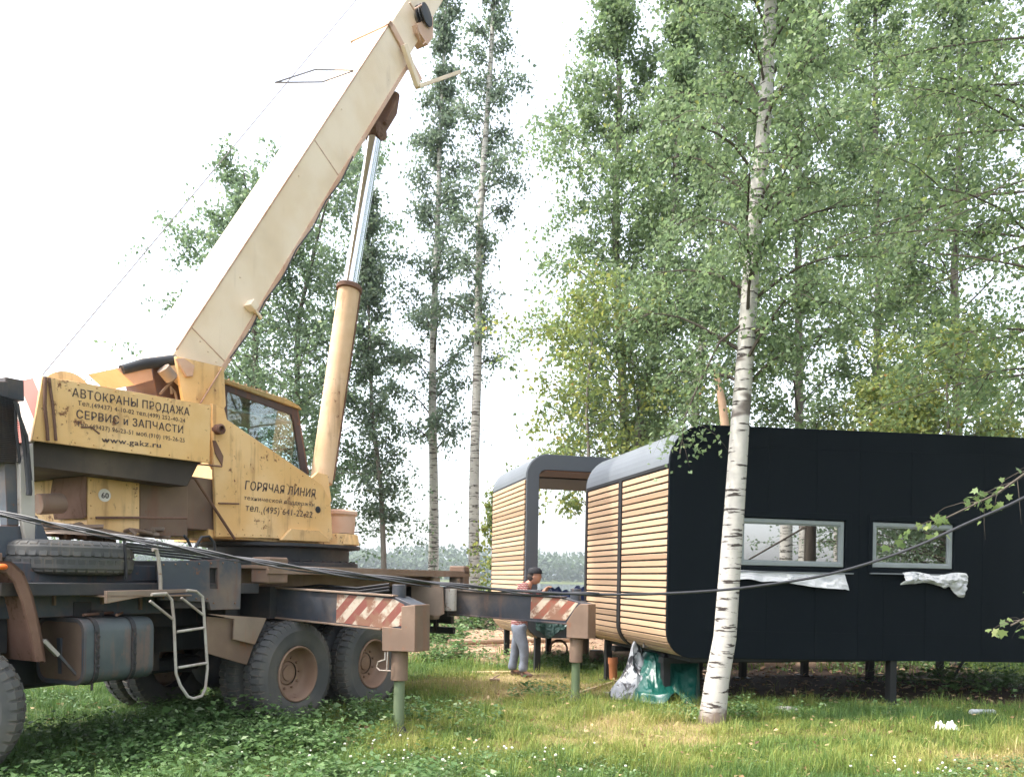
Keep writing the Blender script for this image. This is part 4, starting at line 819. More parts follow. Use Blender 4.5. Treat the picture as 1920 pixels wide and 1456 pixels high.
# ------------------------------------------------------------------ stencilled writing
def text_on(s, parent, fr, v, a, c, cap, ital=0.0, bold=.005, name='lettering', mat=None):
    """s written from pixel a to pixel c (base line) on the plane v of frame fr, cap pixels tall at the start"""
    cu = bpy.data.curves.new('t', 'FONT'); cu.body = s; cu.size = 1; cu.offset = 0; cu.resolution_u = 3; cu.space_character = 1.08
    ob = bpy.data.objects.new('t', cu); C.objects.link(ob); dg = bpy.context.evaluated_depsgraph_get()
    me = bpy.data.meshes.new_from_object(ob.evaluated_get(dg)); bpy.data.objects.remove(ob); bpy.data.curves.remove(cu)
    co = np.zeros(len(me.vertices)*3); me.vertices.foreach_get('co', co); co = co.reshape(-1, 3); x0, x1 = co[:, 0].min(), co[:, 0].max()
    A_, B_, T_ = fr.V(a[0], a[1], v), fr.V(c[0], c[1], v), fr.V(a[0], a[1]-cap, v); h = T_.z-A_.z; t = (co[:, 0]-x0)/(x1-x0)
    y = co[:, 1]/.729*h; out = np.stack([np.full(len(t), v), A_.y+(B_.y-A_.y)*t+y*ital, A_.z+(B_.z-A_.z)*t+y], -1); me.vertices.foreach_set('co', out.ravel()); me.update()
    me.materials.clear()
    if bold:      # stencil strokes are heavy: a second pass of paint slightly beside the first
        import bmesh
        bm = bmesh.new(); bm.from_mesh(me); g = bmesh.ops.duplicate(bm, geom=bm.verts[:]+bm.edges[:]+bm.faces[:])
        bmesh.ops.translate(bm, verts=[q for q in g['geom'] if isinstance(q, bmesh.types.BMVert)], vec=(.0006, (B_.y-A_.y)*bold/(x1-x0)*2.6, 0)); bm.to_mesh(me); bm.free()
    return link(name, me, mat or M['lettering'], parent, fr, smooth=0)
w_ = WV+.004
text_on('АВТОКРАНЫ ПРОДАЖА', WC, S, w_, (135, 743), (355, 779), 17, bold=.011)
text_on('Тел.(49437) 4-10-02 тел.(499) 252-40-24', WC, S, w_, (146, 759), (347, 792), 9)
text_on('СЕРВИС и ЗАПЧАСТИ', WC, S, w_, (143, 783), (343, 812), 16, bold=.011)
text_on('Тел.(49437) 96-23-51 моб.(910) 195-26-25', WC, S, w_, (144, 799), (346, 829), 9)
text_on('www.gakz.ru', WC, S, w_, (190, 828), (301, 839), 11, bold=.015)
p_ = SP+.004
text_on('ГОРЯЧАЯ ЛИНИЯ', PLATE, S, p_, (459, 917), (590, 932), 17, .12, .011)
text_on('технической поддержки', PLATE, S, p_, (457, 936), (589, 949), 8, .12)
text_on('тел. (495) 641-22-22', PLATE, S, p_, (460, 957), (585, 970), 13, .12)
text_on('60', LB, S, .590, (190, 933), (203, 934), 11, 0, .03, 'sign_number')

# ------------------------------------------------------------------ the near house module
HO = thing('modular_house', HA.M, 'black-fronted modular house with a slatted timber side, raised on steel posts', 'house')
def arc(cx, cz, r, a0, a1, n=10): return [(cx+math.cos(R(a0+(a1-a0)*k/n))*r, cz+math.sin(R(a0+(a1-a0)*k/n))*r) for k in range(n+1)]
WD, DP = 7.4, 3.06
left = arc(.46, 3.04, .50, 90, 180)+arc(.30, .99, .34, 180, 270)
prof = left+arc(WD-.4, 1.05-.13, .40, 270, 360)+arc(WD-.5, 3.04+.17, .50, 0, 90)
Wn = [('window', [(.92, 1.80), (2.45, 1.80), (2.45, 2.42), (.92, 2.42)]), ('window', [(2.86, 1.81), (4.14, 1.81), (4.14, 2.43), (2.86, 2.43)])]
P3 = lambda q, u: [Vector((v, u, z)) for v, z in q]
MB().prism(P3(prof, 0), (0, .04, 0), [P3(h, 0) for _, h in Wn]).build('front_panel', M['black'], HO, HA, .004)
MB().prism(P3(prof, DP-.03), (0, .03, 0)).build('rear_wall', M['fascia'], HO, HA)
def offs(path, d):      # offset to the inside of an anticlockwise outline
    out = []
    for i, (v, z) in enumerate(path):
        a = path[max(i-1, 0)]; c = path[min(i+1, len(path)-1)]; t = Vector((c[0]-a[0], c[1]-a[1])).normalized(); out.append((v-t.y*d, z+t.x*d))
    return out
def strip(m, path, u0, u1, th):
    i_ = offs(path, th)
    for k in range(len(path)-1): m.add(P3([path[k], path[k+1], i_[k+1], i_[k]], u0)+P3([path[k], path[k+1], i_[k+1], i_[k]], u1), [(0,1,2,3),(7,6,5,4),(0,4,5,1),(1,5,6,2),(2,6,7,3),(3,7,4,0)])
    return m
roofp = arc(WD-.5, 3.21, .50, 0, 90)+arc(.46, 3.04, .50, 90, 180)
strip(MB(), roofp, .041, DP-.031, .03).build('roof', M['sheet'], HO, HA)
m = MB(); m.box((-.045+.0, .04, 2.995), (-.02, DP-.03, 3.04)); m.build('eaves_strip', M['joint'], HO, HA)
wallp = [(-.04, 2.995)]+arc(.30, .99, .34, 180, 262, 14)
strip(MB(), offs(wallp, .03), .041, DP-.031, .03).build('side_wall', M['joint'], HO, HA)
def slats(path, bays, name, parent, fr, mat, pitch=.0865, th=.024, hgt=.065):
    m = MB(); L = [0]
    for a, c in zip(path, path[1:]): L.append(L[-1]+math.hypot(c[0]-a[0], c[1]-a[1]))
    s = .02
    def at(s):
        for k in range(len(path)-1):
            if s <= L[k+1]: f = (s-L[k])/(L[k+1]-L[k]); return (path[k][0]+(path[k+1][0]-path[k][0])*f, path[k][1]+(path[k+1][1]-path[k][1])*f)
        return path[-1]
    while s+hgt < L[-1]:
        a, c = at(s), at(s+hgt); t = Vector((c[0]-a[0], c[1]-a[1])).normalized(); d = (-t.y*th, t.x*th)
        for u0, u1 in bays:
            jt = rng.uniform(-.004, .004, 2); q = [(a[0], a[1]), (c[0], c[1]), (c[0]+d[0], c[1]+d[1]), (a[0]+d[0], a[1]+d[1])]
            m.add(P3(q, u0+jt[0])+P3(q, u1+jt[1]), [(0,1,2,3),(7,6,5,4),(0,4,5,1),(1,5,6,2),(2,6,7,3),(3,7,4,0)])
        s += pitch
    return m.build(name, mat, parent, fr, .003)
slats(wallp, [(.05, 1.52), (1.66, DP-.11)], 'slat_cladding', HO, HA, M['slat'])
jp = offs(wallp, -.012)
for u0, u1 in ((1.535, 1.645), (DP-.10, DP-.02)): strip(MB(), jp, u0, u1, .04).build('joint_strip', M['joint'], HO, HA)
MB().box((.30, .045, .60), (WD-.3, DP-.04, .66)).box((.2, .6, .52), (WD-.3, .75, .60)).box((.2, 2.3, .52), (WD-.3, 2.45, .60)).build('floor_frame', M['post'], HO, HA)
MB().box((.05, .9, .7), (WD-.1, .93, 3.3)).box((2.62, .05, .9), (2.66, .9, 3.2)).build('inner_wall', M['interior'], HO, HA)
m = MB()
for v, z0, z1 in ((1.32, 2.44, 3.50), (2.02, 2.44, 3.51), (2.66, .62, 3.52), (3.46, 2.45, 3.54), (4.62, .58, 3.58), (5.32, .56, 3.6), (1.32, .66, 1.78), (2.02, .64, 1.78), (3.05, .6, 1.79), (3.7, .6, 1.79)): m.box((v, -.004, z0), (v+.012, .0, z1))
m.prism(P3([(.35, 3.285), (WD-.2, 3.46), (WD-.2, 3.472), (.35, 3.297)], -.004), (0, .004, 0)).prism(P3([(.45, .985), (WD-.2, .87), (WD-.2, .88), (.45, .995)], -.004), (0, .004, 0))
m.build('panel_seam', simple('seam_grey', (.0050,.0078,.0105), .6, 0, .1, 8, .1, .08), HO, HA, smooth=0)
for nm, h in Wn:
    (v0, z0), (v1, _), (_, z1), _ = h; a = .055
    inner = [(v0+a+.012, z0+a+.012), (v1-a-.012, z0+a+.012), (v1-a-.012, z1-a-.012), (v0+a+.012, z1-a-.012)]; outer = [(v0+.012, z0+.012), (v1-.012, z0+.012), (v1-.012, z1-.012), (v0+.012, z1-.012)]
    w_o = MB().prism(P3(outer, .006), (0, .06, 0), [P3(inner, .006)]).build('window', M['winframe'], HO, HA, .008)
    pv_ = MB().add(P3(inner, .035), [(0, 1, 2, 3)]); pv_.build('pane', M['housglass'], w_o, HA, smooth=0)
    b2 = [(v0+a, z0+a), (v1-a, z0+a), (v1-a, z1-a), (v0+a, z1-a)]; i2 = [(v0+a+.028, z0+a+.028), (v1-a-.028, z0+a+.028), (v1-a-.028, z1-a-.028), (v0+a+.028, z1-a-.028)]
    MB().prism(P3(b2, .02), (0, .03, 0), [P3(i2, .02)]).build('sash', M['winframe'], w_o, HA, .004)
    MB().prism(P3([(v0-.06, z0-.05), (v1+.08, z0-.05), (v1+.08, z1+.08), (v0-.06, z1+.08)], -.014), (0, .014, 0), [P3(h, -.014)]).build('reveal_trim', M['black'], w_o, HA, .003)
    MB().box((v0-.04, -.05, z0-.075), (v1+.1, -.012, z0-.058)).build('sill', M['sheet'], w_o, HA)
for v, u, zt in ((.30, .75, .62), (3.25, .08, .6), (6.6, .1, .55), (.30, 1.58, .62), (.30, 2.85, .62), (1.9, 2.9, .62), (2.7, 2.9, .62), (3.9, 2.95, .6), (4.6, 2.2, .58), (6.6, 2.9, .55)):
    g_ = HA.W((v, u, 0)); zz = float(gz(g_.x, g_.y)); MB().box((v-.05, u-.05, zz-.2), (v+.05, u+.05, zt+.02)).box((v-.11, u-.11, zz-.02), (v+.11, u+.11, zz+.012)).build('post', M['post'], HO, HA, .004)
a, c = HA.U(1768, 1285, 2.3), HA.U(1825, 1246, 2.2); MB().bar((a.x, 2.2, a.z), (c.x, 2.2, .62), .03, .03).build('brace', M['post'], HO, HA)
# white film pulled down below the windows
def cloth(name, label, cat, fr, fn, nu, nv, mat, group=None, th=.004):
    o = MB().grid(fn, nu, nv).build(name, mat, None, fr, smooth=75, solid=th); return tag(o, label, cat, group)
def ridge(x, y, sc, sd): return 1-abs(2*float(vnoise(x, y, sc, sd))-1)
def crumple(x, y, sd, s0=.30): return ridge(x, y, s0, sd)*.5+ridge(x+3, y, s0*.5, sd+1)*.28+ridge(x, y+5, s0*.24, sd+2)*.15+ridge(x, y+9, s0*.11, sd+3)*.07
def strip1(s, t):
    v = .84+1.58*s+.05*t*s; edge = .115+.10*s**1.4+.035*(float(vnoise(s*9, 0, 1, 3))-.5)+.05*max(0, s-.93)/.07*(float(vnoise(s*60, 0, 1, 5))-.3)
    cr = crumple(v*.9, t*.25+.1, 7, .22)
    return Vector((v, -.022-.055*cr*(.35+.65*t)-.02*t, 1.748-.02*s-edge*t))
cloth('protective_film', 'long white film strip hanging under the larger window', 'plastic film', HA, strip1, 150, 24, M['film'], 'white film under the windows', .0015)
def strip2(s, t):
    low = .15+.07*(float(vnoise(s*6, 0, 1, 11))-.4)+.27*max(0, (s-.74)/.26)**1.1*(1-.45*max(0, (s-.90)/.1)); v = 3.30+1.0*s+.05*math.sin(5*t+7*s)*t
    cr = crumple(v*1.3, t*low*1.6, 17, .20)
    return Vector((v+.04*(cr-.5)*t, -.02-.12*cr*(.3+.7*math.sin(math.pi*min(1, t*.8+.1))), 1.757+.02*math.sin(9*s)-low*t))
cloth('protective_film', 'short crumpled white film hanging under the smaller window', 'plastic film', HA, strip2, 120, 40, M['film'], 'white film under the windows', .0015)

# ------------------------------------------------------------------ the open portal module behind it
PO = thing('portal_module', HB.M, 'open grey portal module with a slatted timber wall, standing behind the crane outrigger', 'house module')
ZT = HB.U(1025, 851, 0).z; ZI = HB.U(1040, 881, 0).z; VI = HB.U(1010, 960, 0).x; PD = 2.5; PW = 3.4
pl = arc(.36, ZT-.38, .38, 90, 180)+arc(.36, .98, .38, 180, 270); pp = pl+arc(PW-.38, .98, .38, 270, 360)+arc(PW-.38, ZT-.38, .38, 0, 90)
hole = arc(VI+.12, ZI-.12, .12, 90, 180, 5)+[(VI, .80), (PW-VI, .80)]+arc(PW-VI-.12, ZI-.12, .12, 0, 90, 5)
m = MB().prism(P3(pp, 0), (0, PD, 0), [P3(hole, 0)]); m.build('portal_frame', M['fascia'], PO, HB, .006)
strip(MB(), offs(arc(.36, ZT-.38, .38, 90, 180)+[(-.02, ZT-.40)], -.012), .03, PD-.01, .012).build('roof_edge', M['sheet'], PO, HB)
wp = [(-.02, ZT-.42)]+arc(.36, .98, .38, 180, 255, 12); wp = offs(wp, -.03)
slats(wp, [(.04, PD-.08)], 'slat_cladding', PO, HB, M['slat'], .084, .024, .063)
m = MB(); strip(m, offs(wp, .012), PD-.07, PD, .03); m.build('joint_strip', M['joint'], PO, HB)
MB().box((VI+.1, .02, ZI-.022), (PW-VI-.1, .75, ZI-.002)).build('soffit', M['soffit'], PO, HB)
MB().box((VI+.1, .80, ZI-.04), (PW-VI-.1, PD-.02, ZI-.002)).build('soffit_panel', M['joint'], PO, HB)
for v, u in ((.25, .15), (.25, 2.3), (1.1, 2.3), (2.2, .2), (3.2, .2), (3.2, 2.3)):
    g_ = HB.W((v, u, 0)); zz = float(gz(g_.x, g_.y)); MB().box((v-.05, u-.05, zz-.2), (v+.05, u+.05, .62)).build('post', M['post'], PO, HB, .004)
# blue tarpaulin heap on its floor, green sheet over the floor edge
b = NB('blue_tarp'); n_ = b.noise(6, 4); b.bsdf(b.mix(n_, (.012,.02,.065), (.03,.05,.15)), .35, 0, .5, b.noise(14, 4), .5, .03); M['bluetarp'] = b.m
b = NB('green_tarp'); n_ = b.noise(2, 4); b.bsdf(b.mix(n_, (.003,.045,.034), (.006,.085,.066)), .36, 0, .5, b.noise(9, 3), .35, .03); M['greentarp'] = b.m
b = NB('silver_black_film'); n_ = b.noise(5, 4, .6, dist=1.2); b.bsdf(b.mix(b.thr(n_, .46, .52), (.02,.02,.024), (.26,.27,.29)), .3, 0, .5, b.noise(12, 4), .4, .03); M['silver'] = b.m
def heap(s, t, cx, cu, w, d, z0, h, sd):
    x, y = (s-.5)*2, (t-.5)*2; r = max(abs(x), abs(y)); fall = 1-max(0, (r-.62)/.38)**1.4
    nz = .22*math.sin(7*x+sd+2*math.sin(4*y))+.16*math.sin(11*y-sd+3*x)+.10*math.sin(19*(x-y)+sd)
    return Vector((cx+x*w*(1+.06*math.sin(9*y+sd)), cu+y*d*(1+.08*math.sin(8*x)), z0+max(.01, h*fall*(.85+.5*nz))))
cloth('blue_tarpaulin', 'dark blue tarpaulin bundled over a load inside the open portal', 'tarpaulin', HB, lambda s, t: heap(s, t, .88, .75, .62, .5, .80, .62+.22*max(0, s-.55), 1.0), 44, 30, M['bluetarp'])
cloth('green_sheet', 'dark green sheet sagging over the front edge of the portal floor', 'sheet', HB, lambda s, t: Vector((.14+.56*s, -.03-.07*t-.09*crumple(s, t*.4, 77, .3), .93-.30*t*(1-.55*abs(2*s-.8)**1.5)+.02*math.sin(12*s))), 60, 24, simple('dark_green_sheet', (.02,.05,.042), .4))
# ------------------------------------------------------------------ tarpaulins by the corner of the house
def gp(x, y): p = gnd(x, y); p.z = float(gz(p.x, p.y)); return p
def near(fn_u, nu, nv, name, mat, label, cat, group=None): return cloth(name, label, cat, WORLD, fn_u, nu, nv, mat, group)
ga = gp(1196, 1314)
def silver(s, t):
    x, y = (s-.5)*2, (t-.5)*2; r = math.hypot(x*(1+.2*math.sin(3*y)), y); wx, wy = ga.x+.02+x*.38, ga.y+.32+y*.36
    env = max(0, 1-r**1.7)*.40+.40*math.exp(-((x+.05)**2*14+(y-.25)**2*8)); cr = crumple(wx, wy, 41, .34)
    return Vector((wx+.10*(cr-.5), wy, ga.z+.012+env*(.35+1.0*cr)+.05*cr*max(0, 1.15-r)))
near(silver, 100, 90, 'plastic_sheet', M['silver'], 'crumpled silver and black plastic sheet heaped beside the green tarpaulin', 'plastic sheet')
gb = gp(1252, 1322)
def greent(s, t):
    x, y = (s-.5)*2, (t-.5)*2; wx, wy = gb.x+.06+x*.42, gb.y+.42+y*.46; cr = crumple(wx*.9+.35*wy, wy*.55, 61, .36)
    env = .50*float(sm(-.75, .75, y))*(1-.5*float(sm(.35, 1, -x)))+.10; lip = float(sm(-1.0, -.80, y+.16*math.sin(4*x+1)))*float(sm(-1.02, -.86, x))*float(sm(1.02, .9, x))
    z = min((env*(.45+.9*cr)+.05*cr)*lip, .585)
    return Vector((wx+.09*(cr-.5)+.06*math.sin(2.5*y), wy+.07*math.sin(5*x)*(1-t), gb.z+.012+z))
near(greent, 120, 110, 'tarpaulin', M['greentarp'], 'green tarpaulin dropped in folds at the corner post of the black house', 'tarpaulin')
# ------------------------------------------------------------------ small things on the ground
g_ = gp(1150, 1277); tag(MB().lathe([(.055, 0), (.062, .02), (.068, .26), (.08, .28), (.08, .37), (.07, .37), (.066, .28), (.05, .02)], g_-Vector((0, 0, .01)), (-.04, 0, 1), 24).build('drain_pipe', simple('orange_pvc', (.50,.19,.09), .45)), 'short orange plastic drain pipe standing upright beside a black post', 'pipe')
def lay(name, a, c, wd, th, mat, label, cat, group=None):
    a, c = gp(*a), gp(*c); up = Vector((0, 0, th/2+.012)); o = MB().bar(a+up, c+up, wd, th).build(name, mat, None, None, .003); return tag(o, label, cat, group)
lay('stick', (1042, 1319), (1158, 1281), .035, .03, M['plank'], 'pale straight stick lying on the grass behind the far outrigger jack', 'stick')
lay('board', (868, 1264), (966, 1263), .10, .022, M['plank'], 'pale board lying on the grass at the feet of the man', 'board')
lay('board', (1230, 1268), (1330, 1262), .10, .03, M['log'], 'weathered board lying under the black house behind the tarpaulins', 'board')
lay('board', (1620, 1267), (1800, 1279), .09, .03, M['plank'], 'long pale board lying under the far side of the black house', 'board')
a, c = gp(840, 1224), gp(1080, 1221); tag(MB().tube([a.lerp(c, k/8)+Vector((0, .02*math.sin(k*2.1), .06)) for k in range(9)], [.06, .062, .06, .064, .058, .06, .055, .057, .05], 10).build('log', M['log']), 'long bare log lying at the edge of the sand behind the man', 'log')
g_ = gp(930, 1280); tag(MB().box(g_+Vector((-.10, -.05, -.01)), g_+Vector((.06, .05, .06))).bar(g_+Vector((-.05, .0, .06)), g_+Vector((.06, .02, .12)), .02, .02).build('wood_offcut', M['log'], None, None, .006), 'small dark wood offcut on the grass in front of the pale board', 'wood block')
for x, y, w_, h_, lb in ((1097, 1238, .14, .42, 'brown wooden post stub beside the far jack, taller of two'), (1118, 1243, .26, .26, 'squat tree stump behind the far jack under the slatted wall')):
    g_ = gp(x, y); tag(MB().tube([g_-Vector((0, 0, .1)), g_+Vector((0, 0, h_))], [w_*.62, w_*.5], 12).build('stump', M['log'], smooth=40), lb, 'stump')
g_ = gp(1047, 1238); m = MB()
for k in range(7):
    rr = .17+.012*math.sin(k*2.3); m.tube([g_+Vector((math.cos(t)*rr, .03*math.sin(t*2+k)+.012*k, .2+math.sin(t)*rr*(1+.08*math.sin(k)))) for t in [2*math.pi*q/20 for q in range(21)]], .008, 5, False)
tag(m.build('wire_coil', M['rustred']), 'rusty wire coil standing on the ground behind the far jack', 'coil')
g_ = gp(1772, 1369); tag(MB().grid(lambda s, t: g_+Vector(((s-.5)*.27, (t-.5)*.15, .01+(.075*abs(math.sin(2.0*math.pi*s))+.02*math.sin(13*t+9*s)*math.sin(math.pi*s)+.012*math.sin(29*s-17*t))*math.sin(math.pi*t))), 34, 20).build('crumpled_paper', simple('white_paper', (.75,.74,.72), .7), smooth=25, solid=.003), 'crumpled white paper on the sunny grass in front of the black house', 'paper')
a, c = gp(1820, 1341), gp(1862, 1339); tag(MB().tube([a+Vector((0,0,.04)), a.lerp(c, .08)+Vector((0,0,.04)), c+Vector((0,0,.045)), c+(c-a)*.04+Vector((0,0,.045))], [.03, .036, .036, .03], 14).build('grey_tube', simple('grey_plastic', (.35,.37,.38), .5)), 'short grey tube lying in the grass in front of the house', 'tube')
m = MB(); g2 = np.random.default_rng(31)
g_ = gp(1472, 1332); m.ball(g_+Vector((0, 0, .02)), .18, 12, 7, (1, .6, .28)); o = m.build('stone', simple('grey_stone', (.22,.21,.20), .9, 0, .25, 12, .6), smooth=30); tag(o, 'flat grey stone at the edge of the grass near the birch foot', 'stone')
a, c = dep(1366, 850, 15.2), dep(1341, 690, 15.2); tag(MB().tube([Vector((a.x+.15, a.y, float(gz(a.x, a.y))-.1)), a, a.lerp(c, .6)+Vector((.03, 0, 0)), c], [.11, .09, .075, .05], 12).build('dead_trunk', simple('bare_wood', (.42,.27,.17), .8, 0, .15, 4, .3), smooth=60), 'bare broken tree trunk rising behind the black roof beside the nearest birch', 'dead trunk')

# ------------------------------------------------------------------ cable slung across the yard
cp = [(-900, 800, 4.9), (-300, 905, 4.85), (0, 962, 4.8), (150, 991, 4.8), (300, 1019, 4.8), (450, 1046, 4.8), (600, 1069, 4.8), (750, 1086, 4.8), (900, 1101, 4.8), (1000, 1109, 4.8), (1090, 1113, 4.8), (1180, 1114, 4.8), (1270, 1111, 4.8), (1360, 1105, 4.8), (1450, 1094, 4.8), (1540, 1079, 4.8), (1630, 1055, 4.8), (1720, 1023, 4.8), (1810, 982, 4.8), (1920, 932, 4.8), (2060, 850, 4.9), (2330, 640, 5.0)]
base = [dep(*p) for p in cp]
def cat(P, n=8):
    out = []
    for i in range(len(P)-1):
        p0, p1, p2, p3 = P[max(i-1, 0)], P[i], P[i+1], P[min(i+2, len(P)-1)]
        for k in range(n): t = k/n; out.append(.5*((2*p1)+(p2-p0)*t+(2*p0-5*p1+4*p2-p3)*t*t+(3*p1-p0-3*p2+p3)*t**3))
    return out+[P[-1]]
sp_ = cat(base); CA = thing('slung_cable', Matrix.Translation(base[0]), 'bundle of black cables sagging across the whole yard in front of everything', 'cable')
MB().tube([p-base[0] for p in sp_], .0082, 8).build('cable', M['cable'], CA)
for ph, rr, lim, r_ in ((0, .014, .50, .006), (2.2, .017, .44, .005), (4.1, .019, .36, .0045)):
    m_ = int(len(sp_)*lim); MB().tube([p-base[0]+Vector((0, math.cos(i*.33+ph)*rr, math.sin(i*.33+ph)*rr-.004)) for i, p in enumerate(sp_[:m_])], r_, 6).build('cable', M['cable'], CA)

# ------------------------------------------------------------------ the man
def skin(name, V, E, mat, parent, fr, sub=2, root=0):
    import bmesh
    bm = bmesh.new(); lay_ = bm.verts.layers.skin.verify(); vs = []
    for i, (p, r) in enumerate(V):
        v = bm.verts.new(p); v[lay_].radius = (r, r) if not isinstance(r, tuple) else r; v[lay_].use_root = (i == root); vs.append(v)
    for a, c in E: bm.edges.new((vs[a], vs[c]))
    me = bpy.data.meshes.new(name); bm.to_mesh(me); bm.free()
    o = bpy.data.objects.new(name, me); C.objects.link(o); sk_ = o.modifiers.new('skin', 'SKIN'); sk_.use_smooth_shade = True
    if sub: s_ = o.modifiers.new('sub', 'SUBSURF'); s_.levels = sub; s_.render_levels = sub
    dg = bpy.context.evaluated_depsgraph_get(); me2 = bpy.data.meshes.new_from_object(o.evaluated_get(dg)); bpy.data.objects.remove(o)
    return link(name, me2, mat, parent, fr, smooth=70)
mx = dep(972, 1262, 12.9); mx.z = float(gz(mx.x, mx.y)); FM = Frame(mx, 0); FM.M = Matrix.Translation(mx) @ Matrix.Rotation(R(-8), 4, 'Z')
MAN = thing('person', FM.M, 'man in a plaid shirt, jeans and a black cap leaning towards the portal, hands raised', 'person')
SKN = simple('skin', (.42,.22,.15), .55, 0, .05)
# x forward, y to his left, z up
V = [((.0, 0, .88), .12), ((.01, 0, 1.05), .11), ((.03, 0, 1.25), .135), ((.06, 0, 1.42), .105), ((.14, 0, 1.49), .06), ((.19, 0, 1.55), .056)]
E_ = [(0, 1), (1, 2), (2, 3), (3, 4), (4, 5)]
def add(p, r, to): V.append((p, r)); E_.append((to, len(V)-1)); return len(V)-1
LEG = {1: (-.06, -.11), -1: (.10, .09)}
for sy in (1, -1):
    a = add((.06, sy*.15, 1.42), .068, 3); a = add((.12, sy*.21, 1.32), .055, a); a = add((.18, sy*.24, 1.16), .044, a); a = add((.30, sy*.18, 1.29), .036, a); w_i = add((.39, sy*.13, 1.375), .025, a); pm = add((.425, sy*.115, 1.41), (.036, .018), w_i)
    for k, (dy, l) in enumerate(((-.028, .062), (-.009, .072), (.010, .07), (.028, .055))):
        f1_ = add((.445, sy*.115+dy, 1.445-.004*k), .0095, pm); f2_ = add((.465+l*.3, sy*.115+dy, 1.455+l*.1), .009, f1_); add((.475+l*.5, sy*.115+dy*.9, 1.445-l*.1), .0075, f2_)
    t1 = add((.425, sy*.115-sy*.042, 1.405), .011, pm); add((.455, sy*.115-sy*.06, 1.42), .009, t1)
    kx, fx = LEG[sy]; h = add((.0, sy*.095, .80), .09, 0); k_ = add((kx, sy*.105, .47), .06, h); an = add((fx, sy*.105, .09), .045, k_); add((fx+.13, sy*.12, .035), .034, an)
BODY = skin('body', V, E_, SKN, MAN, FM.M)
m = MB(); hc = Vector((.235, 0, 1.62)); m.ball(hc, .11, 20, 14, (1.0, .80, 1.18))
m.ball(hc+Vector((.035, 0, -.075)), .062, 14, 10, (.95, .85, .7)).add([hc+Vector(p) for p in ((.092, .016, .01), (.092, -.016, .01), (.128, 0, -.022), (.094, .018, -.032), (.094, -.018, -.032))], [(0, 1, 2), (0, 2, 3), (1, 4, 2), (2, 4, 3)])
for sy in (1, -1): m.ball(hc+Vector((-.005, sy*.082, -.01)), .03, 8, 6, (.75, .35, 1.15))
hd = m.build('head', SKN, MAN, FM.M, smooth=70)
m = MB()
for sy in (1, -1): m.ball(hc+Vector((.086, sy*.033, .012)), .011, 8, 6)
m.build('eye', simple('eye_dark', (.03,.025,.02), .3), hd, FM.M)
MB().ball(hc+Vector((.092, 0, -.056)), .016, 8, 6, (.5, 1.3, .35)).build('mouth', simple('lips', (.25,.10,.08), .5), hd, FM.M)
MB().ball(hc+Vector((-.018, 0, .0)), .108, 16, 10, (.92, .83, 1.04)).build('hair', simple('dark_hair', (.03,.022,.018), .8), hd, FM.M, smooth=70)
m = MB().lathe([(.114, .045), (.116, .07), (.108, .105), (.075, .135), (.0, .145)], hc, (.06, 0, 1), 24).add([hc+Vector(p) for p in ((.08, .07, .05), (.08, -.07, .05), (.175, -.045, .038), (.19, 0, .036), (.175, .045, .038), (.08, .07, .058), (.08, -.07, .058), (.175, -.045, .046), (.19, 0, .044), (.175, .045, .046))], [(0,1,2,3,4),(9,8,7,6,5),(1,2,7,6),(2,3,8,7),(3,4,9,8),(4,0,5,9)])
m.build('cap', simple('black_cap', (.012,.012,.015), .8), MAN, FM.M, smooth=50)
b = NB('plaid_shirt'); wv1 = b.n('ShaderNodeTexWave'); wv1.bands_direction = 'Z'; wv1.inputs['Scale'].default_value = 11; b.l(b.coord.outputs['Object'], wv1.inputs[0]); wv2 = b.n('ShaderNodeTexWave'); wv2.bands_direction = 'DIAGONAL'; wv2.inputs['Scale'].default_value = 9; b.l(b.coord.outputs['Object'], wv2.inputs[0])
c1_ = b.mix(b.thr(wv1.outputs['Fac'], .45, .6), (.20,.04,.045), (.36,.27,.24)); c2_ = b.mix(b.math('MULTIPLY', b.thr(wv2.outputs['Fac'], .5, .65), .55), c1_, (.12,.03,.03)); b.bsdf(c2_, .85, 0, .2, b.noise(12, 4), .5, .03); M['plaid'] = b.m
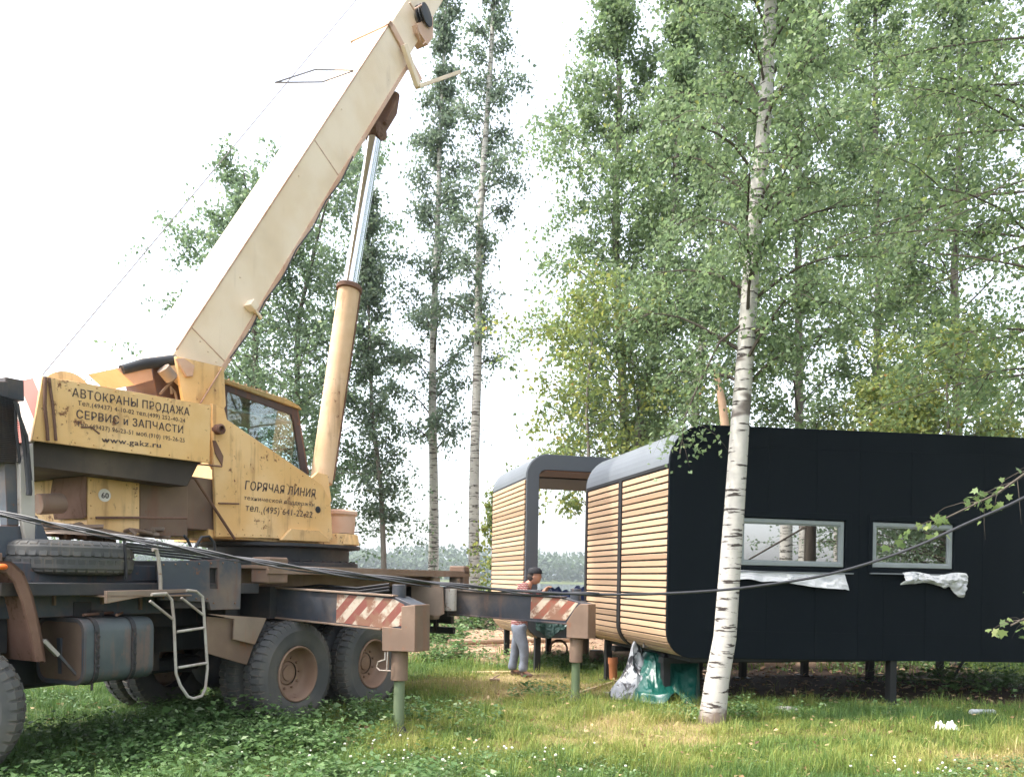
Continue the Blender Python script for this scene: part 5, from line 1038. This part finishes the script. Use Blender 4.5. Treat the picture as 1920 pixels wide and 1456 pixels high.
SV = [((-.01, 0, .70), (.18, .15)), ((.0, 0, .86), (.185, .15)), ((.01, 0, 1.04), (.17, .14)), ((.03, 0, 1.25), (.19, .155)), ((.065, 0, 1.40), (.15, .125)), ((.13, 0, 1.47), .08)]; SE = [(0, 1), (1, 2), (2, 3), (3, 4), (4, 5)]
for sy in (1, -1):
    k0 = len(SV); SV += [((.06, sy*.155, 1.42), .095), ((.12, sy*.218, 1.32), .08), ((.18, sy*.245, 1.165), .066), ((.295, sy*.185, 1.285), .056), ((.36, sy*.15, 1.345), .05)]; SE += [(4, k0), (k0, k0+1), (k0+1, k0+2), (k0+2, k0+3), (k0+3, k0+4)]
skin('shirt', SV, SE, M['plaid'], MAN, FM.M, 2, 2)
JV = [((.0, 0, .92), (.16, .125)), ((.0, 0, .82), (.17, .135))]; JE = [(0, 1)]
for sy in (1, -1):
    kx, fx = LEG[sy]; k0 = len(JV); JV += [((.0, sy*.092, .74), .125), ((kx, sy*.105, .47), .088), ((fx+.012, sy*.105, .24), .072), ((fx-.005, sy*.105, .17), .082), ((fx, sy*.105, .075), .08)]; JE += [(1, k0), (k0, k0+1), (k0+1, k0+2), (k0+2, k0+3), (k0+3, k0+4)]
skin('jeans', JV, JE, simple('blue_jeans', (.15,.17,.21), .85, 0, .45, 6, .9), MAN, FM.M, 2, 1)
for sy in (1, -1):
    fx = LEG[sy][1]
    skin('shoe', [((fx-.04, sy*.105, .045), (.046, .04)), ((fx+.05, sy*.112, .05), (.048, .045)), ((fx+.16, sy*.125, .03), (.045, .028))], [(0, 1), (1, 2)], simple('brown_shoe', (.10,.06,.045), .7), MAN, FM.M, 2, 1)

# ------------------------------------------------------------------ thin summer haze over the lake
b = NB('haze_air'); pv = b.n('ShaderNodeVolumePrincipled'); pv.inputs['Color'].default_value = (.86, .92, 1, 1); pv.inputs['Density'].default_value = .0003; pv.inputs['Anisotropy'].default_value = .3
b.l(pv.outputs[0], b.out.inputs['Volume'])
tag(MB().box((-2600, -450, -9), (2600, 4100, 60)).build('haze', b.m, smooth=0), kind='stuff')
